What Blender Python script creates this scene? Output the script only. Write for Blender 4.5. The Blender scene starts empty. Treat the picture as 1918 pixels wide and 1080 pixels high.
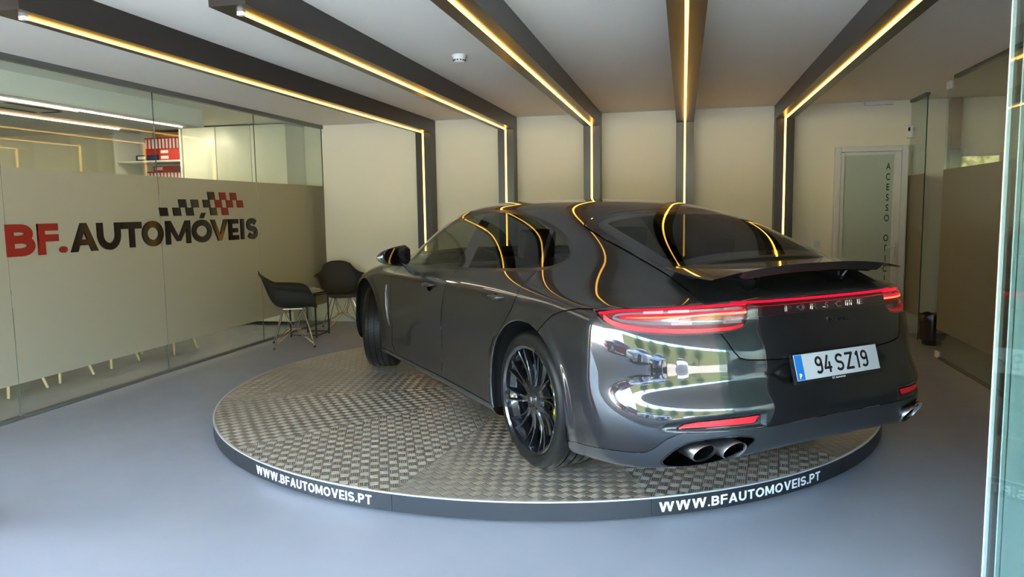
import bpy, bmesh, math, random
import numpy as np
from mathutils import Vector, Matrix
random.seed(4)
scene = bpy.context.scene
COL = scene.collection
R = math.radians
# ------------------------------------------------------------ camera
def make_camera():
    f, pitch, roll, yaw, h = 1388.84, R(-5.9971), R(-.834), R(13.0516), 1.4447
    fwd = Vector((-math.sin(yaw)*math.cos(pitch), math.cos(yaw)*math.cos(pitch), math.sin(pitch)))
    r0 = Vector((math.cos(yaw), math.sin(yaw), 0)); u0 = r0.cross(fwd)
    r = r0*math.cos(roll) + u0*math.sin(roll); u = -r0*math.sin(roll) + u0*math.cos(roll)
    cam = bpy.data.cameras.new('camera'); ob = bpy.data.objects.new('camera', cam); COL.objects.link(ob)
    cam.sensor_fit = 'HORIZONTAL'; cam.sensor_width = 36; cam.lens = f/1918*36; cam.clip_start = .02
    m = Matrix((r, u, -fwd)).transposed().to_4x4(); m.translation = (0, 0, h)
    ob.matrix_world = m
    scene.camera = ob
make_camera()
# ------------------------------------------------------------ world, exposure, big lights
scene.view_settings.view_transform = 'Standard'; scene.view_settings.look = 'None'
scene.view_settings.gamma = 1; scene.view_settings.use_curve_mapping = False
scene.view_settings.exposure = 3.05
world = bpy.data.worlds.new('sky'); scene.world = world; world.use_nodes = True
nt = world.node_tree; nt.nodes.clear()
sky = nt.nodes.new('ShaderNodeTexSky'); sky.sky_type = 'NISHITA'
sky.sun_elevation = R(52); sky.sun_rotation = R(-20); sky.sun_disc = False; sky.air_density = 1.0; sky.dust_density = 1.2
bg = nt.nodes.new('ShaderNodeBackground'); bg.inputs[1].default_value = 1.35
wo = nt.nodes.new('ShaderNodeOutputWorld')
nt.links.new(sky.outputs[0], bg.inputs[0]); nt.links.new(bg.outputs[0], wo.inputs[0])
sl = bpy.data.lights.new('sun', 'SUN'); sl.energy = 15; sl.angle = R(.6); sl.color = (1, .92, .78)
so = bpy.data.objects.new('sun', sl); COL.objects.link(so); so.rotation_euler = (R(-36), R(14), 0)
# ------------------------------------------------------------ helpers
def link(o): COL.objects.link(o); return o
def tag(o, label=None, cat=None, group=None, kind=None):
    if label: o['label'] = label
    if cat: o['category'] = cat
    if group: o['group'] = group
    if kind: o['kind'] = kind
    return o
def empty(name, loc=(0,0,0), rz=0, **k):
    o = bpy.data.objects.new(name, None); o.empty_display_size = .1; link(o)
    o.location = loc; o.rotation_euler = (0, 0, rz); return tag(o, **k)
def smooth_by_angle(me, ang=40):
    bm = bmesh.new(); bm.from_mesh(me)
    for f in bm.faces: f.smooth = True
    for e in bm.edges:
        if len(e.link_faces) == 2 and e.calc_face_angle(0) > R(ang): e.smooth = False
        else: e.smooth = True
    bm.to_mesh(me); bm.free()
class MB:
    "collects shapes into one mesh"
    def __init__(s): s.v = []; s.f = []; s.m = []
    def add(s, vs, fs, mi=0):
        n = len(s.v); s.v += [tuple(v) for v in vs]; s.f += [tuple(i+n for i in f) for f in fs]; s.m += [mi]*len(fs); return s
    def box(s, lo, hi, mi=0, M=None, bev=0):
        x0,y0,z0 = lo; x1,y1,z1 = hi
        if bev > 0:
            bm = bmesh.new(); bmesh.ops.create_cube(bm, size=1)
            for v in bm.verts: v.co = Vector(((x0+x1)/2+v.co.x*(x1-x0), (y0+y1)/2+v.co.y*(y1-y0), (z0+z1)/2+v.co.z*(z1-z0)))
            bmesh.ops.bevel(bm, geom=bm.edges[:], offset=bev, segments=2, affect='EDGES', profile=.7)
            vs = [v.co.copy() for v in bm.verts]; bm.verts.index_update(); fs = [[v.index for v in f.verts] for f in bm.faces]; bm.free()
        else:
            vs = [Vector(p) for p in ((x0,y0,z0),(x1,y0,z0),(x1,y1,z0),(x0,y1,z0),(x0,y0,z1),(x1,y0,z1),(x1,y1,z1),(x0,y1,z1))]
            fs = [(0,3,2,1),(4,5,6,7),(0,1,5,4),(1,2,6,5),(2,3,7,6),(3,0,4,7)]
        if M is not None: vs = [M @ v for v in vs]
        return s.add(vs, fs, mi)
    def tube(s, pts, rad, n=8, mi=0, cap=True, closed=False):
        pts = [Vector(p) for p in pts]; k = len(pts)
        rads = rad if isinstance(rad, (list, tuple)) else [rad]*k
        vs = []; fs = []; up = None
        for i, p in enumerate(pts):
            a = pts[i-1] if (i > 0 or closed) else p; b = pts[(i+1) % k] if (i < k-1 or closed) else p
            t = (b-a).normalized()
            if up is None:
                up = t.orthogonal().normalized()
            up = (up - t*up.dot(t)).normalized(); sd = t.cross(up)
            for j in range(n):
                an = 2*math.pi*j/n; vs.append(p + (up*math.cos(an)+sd*math.sin(an))*rads[i])
        for i in range(k if closed else k-1):
            for j in range(n):
                a = i*n+j; b = i*n+(j+1) % n; c = ((i+1) % k)*n+(j+1) % n; d = ((i+1) % k)*n+j
                fs.append((a, b, c, d))
        if cap and not closed: fs.append(tuple(range(n))[::-1]); fs.append(tuple((k-1)*n+j for j in range(n)))
        return s.add(vs, fs, mi)
    def lathe(s, prof, n=48, M=None, mi=0, a0=0, a1=2*math.pi, axis='z'):
        full = abs(a1-a0-2*math.pi) < 1e-6; vs = []; fs = []; m = n if full else n+1; k = len(prof)
        for i in range(m):
            a = a0+(a1-a0)*i/n
            for r_, z_ in prof:
                if axis == 'z': p = Vector((r_*math.cos(a), r_*math.sin(a), z_))
                else: p = Vector((z_, r_*math.cos(a), r_*math.sin(a)))
                vs.append(M @ p if M is not None else p)
        for i in range(n):
            for j in range(k-1):
                a = i*k+j; b = ((i+1) % m)*k+j
                fs.append((a, b, b+1, a+1))
        return s.add(vs, fs, mi)
    def prism(s, poly, z0, z1, M=None, mi=0):
        n = len(poly); vs = [Vector((x, y, z0)) for x, y in poly]+[Vector((x, y, z1)) for x, y in poly]
        if M is not None: vs = [M @ v for v in vs]
        fs = [tuple(range(n))[::-1], tuple(range(n, 2*n))]+[(i, (i+1) % n, (i+1) % n+n, i+n) for i in range(n)]
        return s.add(vs, fs, mi)
    def build(s, name, mats, parent=None, smooth=40, **k):
        me = bpy.data.meshes.new(name); me.from_pydata(s.v, [], s.f)
        mats = mats if isinstance(mats, (list, tuple)) else [mats]
        for m in mats: me.materials.append(m)
        for p, mi in zip(me.polygons, s.m): p.material_index = mi
        bm = bmesh.new(); bm.from_mesh(me); bmesh.ops.remove_doubles(bm, verts=bm.verts[:], dist=1e-6)
        bmesh.ops.recalc_face_normals(bm, faces=bm.faces[:]); bm.to_mesh(me); bm.free()
        if smooth: smooth_by_angle(me, smooth)
        o = bpy.data.objects.new(name, me); link(o)
        if parent is not None: o.parent = parent
        return tag(o, **k)
# ------------------------------------------------------------ materials
def new_mat(name):
    m = bpy.data.materials.new(name); m.use_nodes = True; nt = m.node_tree
    return m, nt, nt.nodes['Principled BSDF']
def pm(name, col, rough=.5, metal=0, coat=0, coat_rough=.03, emit=None, es=0, alpha=1, trans=0, ior=1.5, spec=.5, noise=0, nscale=8, bump=0, bscale=200):
    m, nt, b = new_mat(name)
    c = tuple(col)+(1,)
    b.inputs['Base Color'].default_value = c; b.inputs['Roughness'].default_value = rough; b.inputs['Metallic'].default_value = metal
    b.inputs['Coat Weight'].default_value = coat; b.inputs['Coat Roughness'].default_value = coat_rough
    b.inputs['Transmission Weight'].default_value = trans; b.inputs['IOR'].default_value = ior; b.inputs['Specular IOR Level'].default_value = spec
    if emit: b.inputs['Emission Color'].default_value = tuple(emit)+(1,); b.inputs['Emission Strength'].default_value = es
    if noise or bump:
        tc = nt.nodes.new('ShaderNodeTexCoord')
    if noise:
        n = nt.nodes.new('ShaderNodeTexNoise'); n.inputs['Scale'].default_value = nscale; n.inputs['Detail'].default_value = 5
        nt.links.new(tc.outputs['Object'], n.inputs['Vector'])
        mx = nt.nodes.new('ShaderNodeMix'); mx.data_type = 'RGBA'
        mx.inputs[6].default_value = tuple(x*(1-noise) for x in col)+(1,); mx.inputs[7].default_value = tuple(min(1, x*(1+noise)) for x in col)+(1,)
        nt.links.new(n.outputs['Fac'], mx.inputs[0]); nt.links.new(mx.outputs[2], b.inputs['Base Color'])
    if bump:
        n2 = nt.nodes.new('ShaderNodeTexNoise'); n2.inputs['Scale'].default_value = bscale; nt.links.new(tc.outputs['Object'], n2.inputs['Vector'])
        bp = nt.nodes.new('ShaderNodeBump'); bp.inputs['Strength'].default_value = bump; bp.inputs['Distance'].default_value = .002
        nt.links.new(n2.outputs['Fac'], bp.inputs['Height']); nt.links.new(bp.outputs[0], b.inputs['Normal'])
    return m
def glass_mat(name, tint=(1,1,1), ior=1.5, edge=None):
    "thin sheet: tinted see-through plus mirror by Fresnel"
    m = bpy.data.materials.new(name); m.use_nodes = True; nt = m.node_tree; nt.nodes.clear()
    tr = nt.nodes.new('ShaderNodeBsdfTransparent'); tr.inputs[0].default_value = tuple(tint)+(1,)
    gl = nt.nodes.new('ShaderNodeBsdfGlossy'); gl.inputs['Roughness'].default_value = 0
    ge = nt.nodes.new('ShaderNodeNewGeometry'); dt = nt.nodes.new('ShaderNodeVectorMath'); dt.operation = 'DOT_PRODUCT'
    nt.links.new(ge.outputs['Incoming'], dt.inputs[0]); nt.links.new(ge.outputs['Normal'], dt.inputs[1])
    def mth(op, a, b_):
        n = nt.nodes.new('ShaderNodeMath'); n.operation = op
        for i, v in enumerate((a, b_)):
            if isinstance(v, (int, float)): n.inputs[i].default_value = v
            elif v is not None: nt.links.new(v, n.inputs[i])
        return n.outputs[0]
    f0 = ((ior-1)/(ior+1))**2   # Schlick, the same from both sides of the sheet
    cs = mth('SUBTRACT', 1.0, mth('ABSOLUTE', dt.outputs['Value'], None)); p5 = mth('POWER', cs, 5.0)
    fres = mth('ADD', mth('MULTIPLY', p5, 1-f0), f0)
    mx = nt.nodes.new('ShaderNodeMixShader'); o = nt.nodes.new('ShaderNodeOutputMaterial')
    nt.links.new(fres, mx.inputs[0]); nt.links.new(tr.outputs[0], mx.inputs[1]); nt.links.new(gl.outputs[0], mx.inputs[2]); nt.links.new(mx.outputs[0], o.inputs[0])
    return m
def emit_mat(name, col, s):
    m = bpy.data.materials.new(name); m.use_nodes = True; nt = m.node_tree; nt.nodes.clear()
    e = nt.nodes.new('ShaderNodeEmission'); e.inputs[0].default_value = tuple(col)+(1,); e.inputs[1].default_value = s
    o = nt.nodes.new('ShaderNodeOutputMaterial'); nt.links.new(e.outputs[0], o.inputs[0]); return m
def stroke_glyph(ch, w, h, t):
    "bold sans letter as (outline polygons) in a w x h box, stroke width t"
    def bar(x0, y0, x1, y1): return [(x0, y0), (x1, y0), (x1, y1), (x0, y1)]
    def ribbon(pts):
        out = []; n = len(pts); L = []; Rr = []
        for i, (x, y) in enumerate(pts):
            ax, ay = pts[max(0, i-1)]; bx, by = pts[min(n-1, i+1)]; d = math.hypot(bx-ax, by-ay) or 1; nx, ny = -(by-ay)/d, (bx-ax)/d
            k = t/2
            if 0 < i < n-1:
                d1 = math.hypot(x-ax, y-ay); d2 = math.hypot(bx-x, by-y); c = ((x-ax)*(bx-x)+(y-ay)*(by-y))/(d1*d2+1e-12); k = t/2/max(.45, math.sqrt(max(0, (1+c)/2)))
            L.append((x+nx*k, y+ny*k)); Rr.append((x-nx*k, y-ny*k))
        return [[Rr[i], Rr[i+1], L[i+1], L[i]] for i in range(n-1)]
    def arc(cx, cy, rx, ry, a0, a1, n=14): return [(cx+rx*math.cos(R(a0+(a1-a0)*i/n)), cy+ry*math.sin(R(a0+(a1-a0)*i/n))) for i in range(n+1)]
    k = t/2
    if ch == 'I' : return [bar(w/2-k, 0, w/2+k, h)]
    if ch == '1': return [bar(w*.55-k, 0, w*.55+k, h)]+ribbon([(w*.55, h-k*.6), (w*.12, h*.76)])
    if ch == '.': return [arc(w/2, h/2, w/2, h/2, 0, 360, 24)[:-1]]
    if ch == 'T': return [bar(0, h-t, w, h), bar(w/2-k, 0, w/2+k, h)]
    if ch == 'F': return [bar(0, 0, t, h), bar(0, h-t*.92, w, h), bar(0, h*.42, w, h*.42+t*.9)]
    if ch == 'E': return [bar(0, 0, t, h), bar(0, h-t*.85, w, h), bar(0, h*.46-t*.4, w*.93, h*.46+t*.4), bar(0, 0, w, t*.85)]
    if ch == 'Z': return [bar(0, h-t, w, h), bar(0, 0, w, t), [(0, t*.6), (t*1.25, t*.6), (w, h-t*.6), (w-t*1.25, h-t*.6)]]
    if ch == 'A': q = t*1.12; return [[(0,0),(q,0),(w/2+q*.42,h),(w/2-q*.42,h)], [(w-q,0),(w,0),(w/2+q*.42,h),(w/2-q*.42,h)], bar(w*.22, h*.22, w*.78, h*.22+t*.8)]
    if ch == 'V': q = t*1.12; return [[(0,h),(w/2-q*.42,0),(w/2+q*.42,0),(q,h)], [(w-q,h),(w/2-q*.42,0),(w/2+q*.42,0),(w,h)]]
    if ch == 'M': return [bar(0, 0, t, h), bar(w-t, 0, w, h), [(0,h),(w/2-k*.8,h*.12),(w/2+k*.8,h*.12),(t*1.15,h)], [(w,h),(w-t*1.15,h),(w/2-k*.8,h*.12),(w/2+k*.8,h*.12)]]
    if ch == 'W':
        g = w*.54; a_ = stroke_glyph('V', g, h, t); return a_+[[(x+w-g, y) for x, y in p] for p in a_]
    if ch == 'P':
        r1 = (h-t)*.27; return [bar(0, 0, t, h)]+ribbon([(k, h-k)]+arc(w*.50, h-k-r1, w*.50-k, r1, 90, -90, 14)+[(k, h-k-2*r1)])
    if ch == 'U': return ribbon([(k, h)]+arc(w/2, w/2, w/2-k, w/2-k, 180, 360, 18)+[(w-k, h)])
    if ch == 'O': return ribbon(arc(w/2, h/2, w/2-k, h/2-k, 90, 450, 36))
    if ch == '4': return [bar(w*.72-k, 0, w*.72+k, h*.62), bar(0, h*.20, w, h*.20+t)]+ribbon([(k*.9, h*.20+k), (w*.58, h)])
    if ch == 'S':
        rr = (h-t)/4; rx = w/2-k
        return ribbon(arc(w/2, h-k-rr, rx, rr, 25, 270, 16)+arc(w/2, k+rr, rx, rr, 90, -155, 16)[1:])
    if ch == 'B':
        r1 = (h-t)*.235; r2 = (h-t)*.265; my = h-k-2*r1
        return [bar(0, 0, t, h)]+ribbon([(k, h-k)]+arc(w*.48, h-k-r1, w*.46-k, r1, 90, -90, 14)+[(k, my)])+ribbon([(k, my)]+arc(w*.50, k+r2, w*.50-k, r2, 90, -90, 14)+[(k, k)])
    if ch == '9':
        r2 = h*.29-k
        return ribbon(arc(w/2, h-k-r2, w/2-k, r2, 0, 360, 26))+ribbon([(w-k, h-k-r2), (w-k, h*.36)]+arc(w/2, k+r2*.9, w/2-k, r2*.9, 0, -150, 14))
    return []
def glyph_mesh(polys, d):
    vs = []; fs = []
    for q_, p in enumerate(polys):
        dd = d*(1+.004*q_)
        a = sum(p[i][0]*p[(i+1) % len(p)][1]-p[(i+1) % len(p)][0]*p[i][1] for i in range(len(p)))
        if a < 0: p = p[::-1]
        n = len(vs); m = len(p); vs += [Vector((x, y, 0)) for x, y in p]+[Vector((x, y, dd)) for x, y in p]
        fs += [tuple(n+i for i in range(m))[::-1], tuple(n+m+i for i in range(m))]+[(n+i, n+(i+1) % m, n+m+(i+1) % m, n+m+i) for i in range(m)]
    return vs, fs
def text_mesh(s, size, depth, bold=0, sx=1, align='LEFT', space=1):
    "returns (verts, faces) of a string in the XY plane, extruded along +Z"
    cu = bpy.data.curves.new('t', 'FONT'); cu.body = s; cu.size = size; cu.extrude = depth/2; cu.offset = bold; cu.align_x = align; cu.space_character = space
    cu.resolution_u = 6
    ob = bpy.data.objects.new('t', cu); COL.objects.link(ob)
    dg = bpy.context.evaluated_depsgraph_get(); me = bpy.data.meshes.new_from_object(ob.evaluated_get(dg))
    vs = [Vector((v.co.x*sx, v.co.y, v.co.z+depth/2)) for v in me.vertices]; fs = [tuple(p.vertices) for p in me.polygons]
    bpy.data.objects.remove(ob); bpy.data.curves.remove(cu); bpy.data.meshes.remove(me)
    return vs, fs
# ============================================================ ROOM
YB, XL, HC = 9.106, -4.657, 2.591     # back wall, left glass line, ceiling
FY = 2.75                              # shop front
def structure(mb, name, mat, **k): return mb.build(name, mat, kind='structure', **k)
def build_room():
    wall = pm('painted_wall', (.82, .75, .59), .75, noise=.015, nscale=2, bump=.05, bscale=120)
    ceil = pm('painted_ceiling', (.87, .84, .765), .8, noise=.01, nscale=1.5)
    # resin floor
    m, nt, b = new_mat('resin_floor')
    b.inputs['Roughness'].default_value = .30; b.inputs['Specular IOR Level'].default_value = .45
    tc = nt.nodes.new('ShaderNodeTexCoord'); n1 = nt.nodes.new('ShaderNodeTexNoise'); n1.inputs['Scale'].default_value = .9; n1.inputs['Detail'].default_value = 8; n1.inputs['Roughness'].default_value = .6
    nt.links.new(tc.outputs['Object'], n1.inputs['Vector'])
    cr = nt.nodes.new('ShaderNodeValToRGB'); cr.color_ramp.elements[0].position = .3; cr.color_ramp.elements[0].color = (.255, .262, .283, 1); cr.color_ramp.elements[1].position = .7; cr.color_ramp.elements[1].color = (.295, .303, .325, 1)
    nt.links.new(n1.outputs['Fac'], cr.inputs[0]); nt.links.new(cr.outputs[0], b.inputs['Base Color'])
    n2 = nt.nodes.new('ShaderNodeTexNoise'); n2.inputs['Scale'].default_value = 5; n2.inputs['Detail'].default_value = 6; nt.links.new(tc.outputs['Object'], n2.inputs['Vector'])
    mr = nt.nodes.new('ShaderNodeMapRange'); mr.inputs[3].default_value = .24; mr.inputs[4].default_value = .42; nt.links.new(n2.outputs['Fac'], mr.inputs[0]); nt.links.new(mr.outputs[0], b.inputs['Roughness'])
    structure(MB().box((-8.6, 1.3, -.08), (4.4, YB, 0)), 'floor', m)
    structure(MB().box((-8.7, YB, -.08), (4.5, YB+.15, HC+.15)), 'wall_back', wall)
    structure(MB().box((-8.75, 2.6, -.08), (-8.6, YB, HC+.15)), 'wall_left', wall)
    structure(MB().box((4.4, 2.6, -.08), (4.55, YB, HC+.15)), 'wall_right', wall)
    structure(MB().box((-8.75, 2.65, HC), (4.55, YB+.15, HC+.18)), 'ceiling', ceil)
    front = pm('front_panel', (.10, .105, .115), .45)
    structure(MB().box((-8.75, FY-.15, HC-.02), (4.55, FY, 3.4)), 'wall_front', front)
    structure(MB().box((-8.75, FY-.15, 0), (-4.95, FY, HC-.02)).box((1.42, FY-.15, 0), (4.55, FY, HC-.02)), 'trim_1', front)
    base = pm('white_baseboard', (.66, .65, .62), .4)
    structure(MB().box((-4.60, YB-.014, 0), (2.40, YB, .07)), 'baseboard_back', base)
    # plaster soffit inside the office
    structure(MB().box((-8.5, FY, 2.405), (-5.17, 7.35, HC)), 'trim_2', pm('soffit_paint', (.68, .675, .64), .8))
    # ---- portals
    metal = pm('bronze_metal', (.050, .044, .040), .30, .75); ledm = emit_mat('warm_led', (1.0, .50, .085), 1.15); white = pm('white_plastic', (.75, .75, .72), .35)
    names = ['first', 'second', 'third', 'fourth', 'fifth']
    lab = ['dark metal ceiling beam and column with yellow light strip, nearest the lettered glass wall',
           'dark metal ceiling beam and column with light strip, second from the lettered glass wall',
           'dark metal beam and column with light strip, just right of the smoke detector',
           'dark metal beam and column whose light strip runs straight away above the car',
           'dark metal beam and column with light strip, nearest the office door on the right']
    for k, bx in enumerate([-3.177, -2.117, -1.069, .006, 1.099]):
        y0 = 3.02 if k == 0 else 3.24; zb = 2.4294; yc = YB-.2; hw = .098
        t = empty('light_portal', (bx, yc, 0), label=lab[k], cat='ceiling beam', group=None)
        def rel(mb): 
            mb.v = [(x-bx, y-yc, z) for x, y, z in mb.v]; return mb
        rel(MB().box((bx-hw, y0, zb), (bx+hw, YB-.001, HC-.001))).build('beam', metal, t, smooth=0)
        rel(MB().box((bx-hw, yc, 0), (bx+hw, YB-.001, zb-.003))).build('column', metal, t, smooth=0)
        rel(MB().box((bx-.0095, y0+.13, zb-.009), (bx+.0095, yc-.010, zb))).build('light_strip', ledm, t, smooth=0)
        rel(MB().box((bx-.0095, yc-.009, .02), (bx+.0095, yc, zb-.010))).build('light_strip', ledm, t, smooth=0)
        rel(MB().box((bx-.016, y0+.105, zb-.018), (bx+.016, y0+.13, zb+.001))).build('end_cap', white, t, smooth=0)
    # ---- glass partition left
    glass = glass_mat('partition_glass', (.93, .97, .94), 1.5); edge = pm('glass_edge', (.12, .15, .14), .2, 0, .3)
    film = film_mat('frosted_film', (.46, .44, .36))
    rail = pm('aluminium_rail', (.20, .21, .20), .35, .8); dark = pm('black_seal', (.01, .01, .01), .5)
    seams = [2.80, 4.304, 5.900, 7.513, YB-.004]
    lb = ['frosted glass panel at the left edge of the photo, before the red letter B', 'frosted glass panel carrying the letters from the red B to the first black O', 'frosted glass panel carrying the chequered squares and the last letters of the sign', 'plain frosted glass panel behind the two black chairs, next to the back wall']
    for i in range(4):
        y0, y1 = seams[i]+.003, seams[i+1]-.003
        p = MB().box((XL-.005, y0, .022), (XL+.005, y1, HC-.04)).build('glass_partition', glass, label=lb[i], cat='glass wall', smooth=0)
        MB().box((XL+.0052, y0+.001, .255), (XL+.0064, y1-.001, 1.80)).build('frosted_film', film, p, smooth=0)
        MB().box((XL-.0052, y1, .022), (XL+.0052, y1+.0035, HC-.04)).build('glass_edge', edge if i < 3 else dark, p, smooth=0)
    structure(MB().box((XL-.025, 2.8, HC-.045), (XL+.025, YB, HC)), 'trim_3', rail)
    structure(MB().box((XL-.02, 2.8, 0), (XL+.02, YB, .022)).box((XL+.021, 2.8, 0), (XL+.034, YB, .006)), 'trim_4', rail)
    # ---- right partition
    XR = 2.362
    for i, (y0, y1, l) in enumerate([(3.4, 5.5, 'frosted glass wall panel on the right, seen through the open glass doors'), (5.503, 7.713, 'large frosted glass wall panel on the right with a free vertical edge'), (8.55, YB-.004, 'narrow frosted glass panel standing beside the office door and the black bin')]):
        x = XR if i < 2 else XR+.075
        p = MB().box((x-.005, y0, .015), (x+.005, y1, HC-.03)).build('glass_partition', glass, label=l, cat='glass wall', smooth=0)
        MB().box((x-.0064, y0+.001, .265), (x-.0052, y1-.001, 1.765)).build('frosted_film', film, p, smooth=0)
        MB().box((x-.0052, y0-.003, .015), (x+.0052, y0, HC-.03)).build('glass_edge', pm('green_edge', (.03, .10, .08), .1) if i == 2 else edge, p, smooth=0)
        if i == 1: [MB().box((x-.012, y1-.10, a_), (x+.012, y1, b_)).build('patch_fitting', white, p, smooth=0) for a_, b_ in ((HC-.10, HC-.03), (0, .06))]
    structure(MB().box((XR-.02, 3.4, HC-.03), (XR+.02, 7.50, HC)).box((XR+.055, 8.55, HC-.03), (XR+.095, YB, HC)), 'trim_5', rail)
    structure(MB().box((XR-.02, 3.4, 0), (XR+.02, 7.60, .015)), 'trim_6', rail)
    # open glass door leaves by the entrance
    led = ['clear glass door leaf with bright polished edge at the right of the entrance', 'second clear glass door leaf, against the pale post at the right edge']
    cg = glass_mat('door_glass', (.86, .92, .91), 1.6); be = pm('bright_edge', (.86, .90, .86), .2, 0, .4)
    for i, (x, y1) in enumerate([(1.106, 2.975), (1.131, 2.930)]):
        p = MB().box((x-.005, 1.95, .03), (x+.005, y1-.008, 2.56)).build('glass_door_leaf', cg, label=led[i], cat='glass door', group=None, smooth=0)
        MB().box((x-.0065, y1-.008, .03), (x+.0065, y1, 2.56)).build('glass_edge', be, p, smooth=0)
    structure(MB().box((1.03, 1.9, 2.56), (1.30, 3.0, HC)).box((1.03, 1.9, 0), (1.30, 3.0, .03)), 'trim_7', rail)
    structure(MB().box((-3.40, FY-.17, 0), (-3.20, FY-.02, HC-.02)), 'trim_9', pm('red_column', (.32, .015, .012), .4))
    structure(MB().box((-4.22, FY-.12, 0), (-4.14, FY-.04, HC-.02)), 'trim_10', rail)
    structure(MB().box((1.140, 2.20, .031), (1.40, 2.92, 2.559), bev=.003), 'trim_8', pm('pale_post', (.80, .85, .86), .35))
    # ---- door in the back wall
    upvc = pm('white_door_frame', (.70, .69, .65), .35)
    d = empty('door_1', (2.03, YB, 0), kind='structure')
    def loc(mb, ox, oy): mb.v = [(x-ox, y-oy, z) for x, y, z in mb.v]; return mb
    fr = MB()
    for lo, hi in (((1.655, YB-.07, 0), (1.715, YB, 2.10)), ((2.345, YB-.07, 0), (2.405, YB, 2.10)), ((1.7155, YB-.0695, 2.04), (2.3445, YB, 2.10))): fr.box(lo, hi, bev=.006)
    loc(fr, 2.03, YB).build('door_frame', upvc, d)
    lf = MB()
    for lo, hi in (((1.718, YB-.055, .01), (1.755, YB-.01, 2.037)), ((2.27, YB-.055, .01), (2.342, YB-.01, 2.037)), ((1.7555, YB-.0545, 2.0), (2.2695, YB-.01, 2.037)), ((1.7555, YB-.0545, .01), (2.2695, YB-.01, .09))): lf.box(lo, hi, bev=.004)
    loc(lf, 2.03, YB).build('door_leaf', upvc, d)
    loc(MB().box((1.755, YB-.035, .09), (2.27, YB-.03, 2.0)), 2.03, YB).build('door_pane', pm('milky_green_glass', (.50, .56, .47), .06, 0, 0, spec=.8), d, smooth=0)
    h = MB(); h.box((2.293, YB-.060, .86), (2.321, YB-.054, 1.03), bev=.003); h.tube([(2.307, YB-.06, .985), (2.307, YB-.10, .985), (2.20, YB-.10, .965)], .009, 10); loc(h, 2.03, YB).build('door_handle', pm('handle_metal', (.7, .7, .68), .3, .7), d)
    ink = pm('black_vinyl', (.012, .012, .012), .4)
    seq = 'ACESSO OFICINA'
    for i, ch in enumerate(seq):
        if ch == ' ': continue
        k_ = i+(-.05 if i > 6 else 0)
        vs, fs = text_mesh(ch, .105, .001, .0015, .62, 'CENTER'); t = MB(); t.add([Vector((2.214+v.x-2.03, -.0362-v.z, 1.838-.1145*k_+v.y)) for v in vs], fs); t.build('door_lettering', ink, d, smooth=0)
    # ---- sign
    sred = pm('sign_red', (.16, .010, .007), .35, spec=.3); sblk = pm('sign_black', (.005, .005, .005), .10, spec=.35)
    sg = empty('wall_sign', (XL+.01, 5.87, 1.17), label='raised red and black lettering with chequered squares on the frosted glass wall', cat='sign')
    xs = XL+.0068
    def glyph(ch, y0, y1, z0, z1, mat):
        top = z1
        if ch == 'Ó': top = 1.400
        vs, fs = glyph_mesh(stroke_glyph('O' if ch == 'Ó' else ch, y1-y0, top-z0, .058), .016)
        if ch == 'Ó':
            v2, f2 = glyph_mesh([[(.13, .237), (.185, .237), (.225, .292), (.165, .292)]], .014); fs += [tuple(i+len(vs) for i in f) for f in f2]; vs += v2
        out = [Vector((xs+v.z-XL-.01, y0+v.x-5.87, z0+v.y-1.17)) for v in vs]
        MB().add(out, fs).build('sign_letter', mat, sg, smooth=0)
    for ch, a, b_, m_, z0, z1 in (('B',4.292,4.522,sred,1.168,1.398),('F',4.556,4.737,sred,1.168,1.398),('.',4.745,4.815,sred,1.172,1.222),('A',4.852,5.125,sblk,1.17,1.396),('U',5.130,5.382,sblk,1.168,1.394),('T',5.400,5.636,sblk,1.175,1.394),('O',5.645,5.912,sblk,1.171,1.400),('M',5.952,6.300,sblk,1.177,1.396),('Ó',6.328,6.628,sblk,1.175,1.458),('V',6.622,6.910,sblk,1.18,1.398),('E',6.925,7.098,sblk,1.178,1.398),('I',7.140,7.205,sblk,1.178,1.398),('S',7.255,7.458,sblk,1.172,1.404)):
        glyph(ch, a, b_, z0, z1, m_)
    r1, r2, r3, r4 = 1.440, 1.518, 1.596, 1.674
    for a, z0, z1, m_ in ((5.882,r1,r2,sblk),(6.066,r1,r2,sblk),(6.152,r2,r3,sblk),(6.252,r1,r2,sblk),(6.335,r2,r3,sblk),(6.520,r2,r3,sblk),(6.600,r3,r4,sblk),(6.625,r1,r2,sblk),(6.714,r2,r3,sred),(6.790,r3,r4,sred),(6.818,r1,r2,sred),(6.905,r2,r3,sred),(6.976,r3,r4,sred),(7.093,r2,r3,sred)):
        o = .013
        q = MB(); w_ = .104
        pts = [(a+o*0, z1), (a+w_, z1), (a+w_+o, z0), (a+o, z0)]
        vs = [Vector((xs-XL-.01, y-5.87, z-1.17)) for y, z in pts]+[Vector((xs+.014-XL-.01, y-5.87, z-1.17)) for y, z in pts]
        q.add(vs, [(0,1,2,3),(7,6,5,4),(0,4,5,1),(1,5,6,2),(2,6,7,3),(3,7,4,0)]); q.build('sign_square', m_, sg, smooth=0)
    # ---- small fittings
    s = empty('smoke_detector', (-1.625, 5.395, HC), label='round white smoke detector on the ceiling', cat='smoke detector')
    MB().lathe([(0,-.052),(.030,-.052),(.040,-.046),(.046,-.020),(.052,-.014),(.054,-.001),(.054,0)], 40).build('housing', white, s)
    v = MB()
    for i in range(12):
        a = 2*math.pi*i/12; v.box((-.006, .0405, -.044), (.006, .0475, -.036), M=Matrix.Rotation(a, 4, 'Z'))
    v.build('vent_slot', dark, s, smooth=0)
    MB().box((1.95, YB-.07, HC-.045), (2.24, YB-.002, HC-.002), bev=.008).build('emergency_light', pm('diffuser_plastic', (.70, .69, .64), .3), label='flat white emergency light above the door, at the ceiling', cat='lamp')
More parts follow.
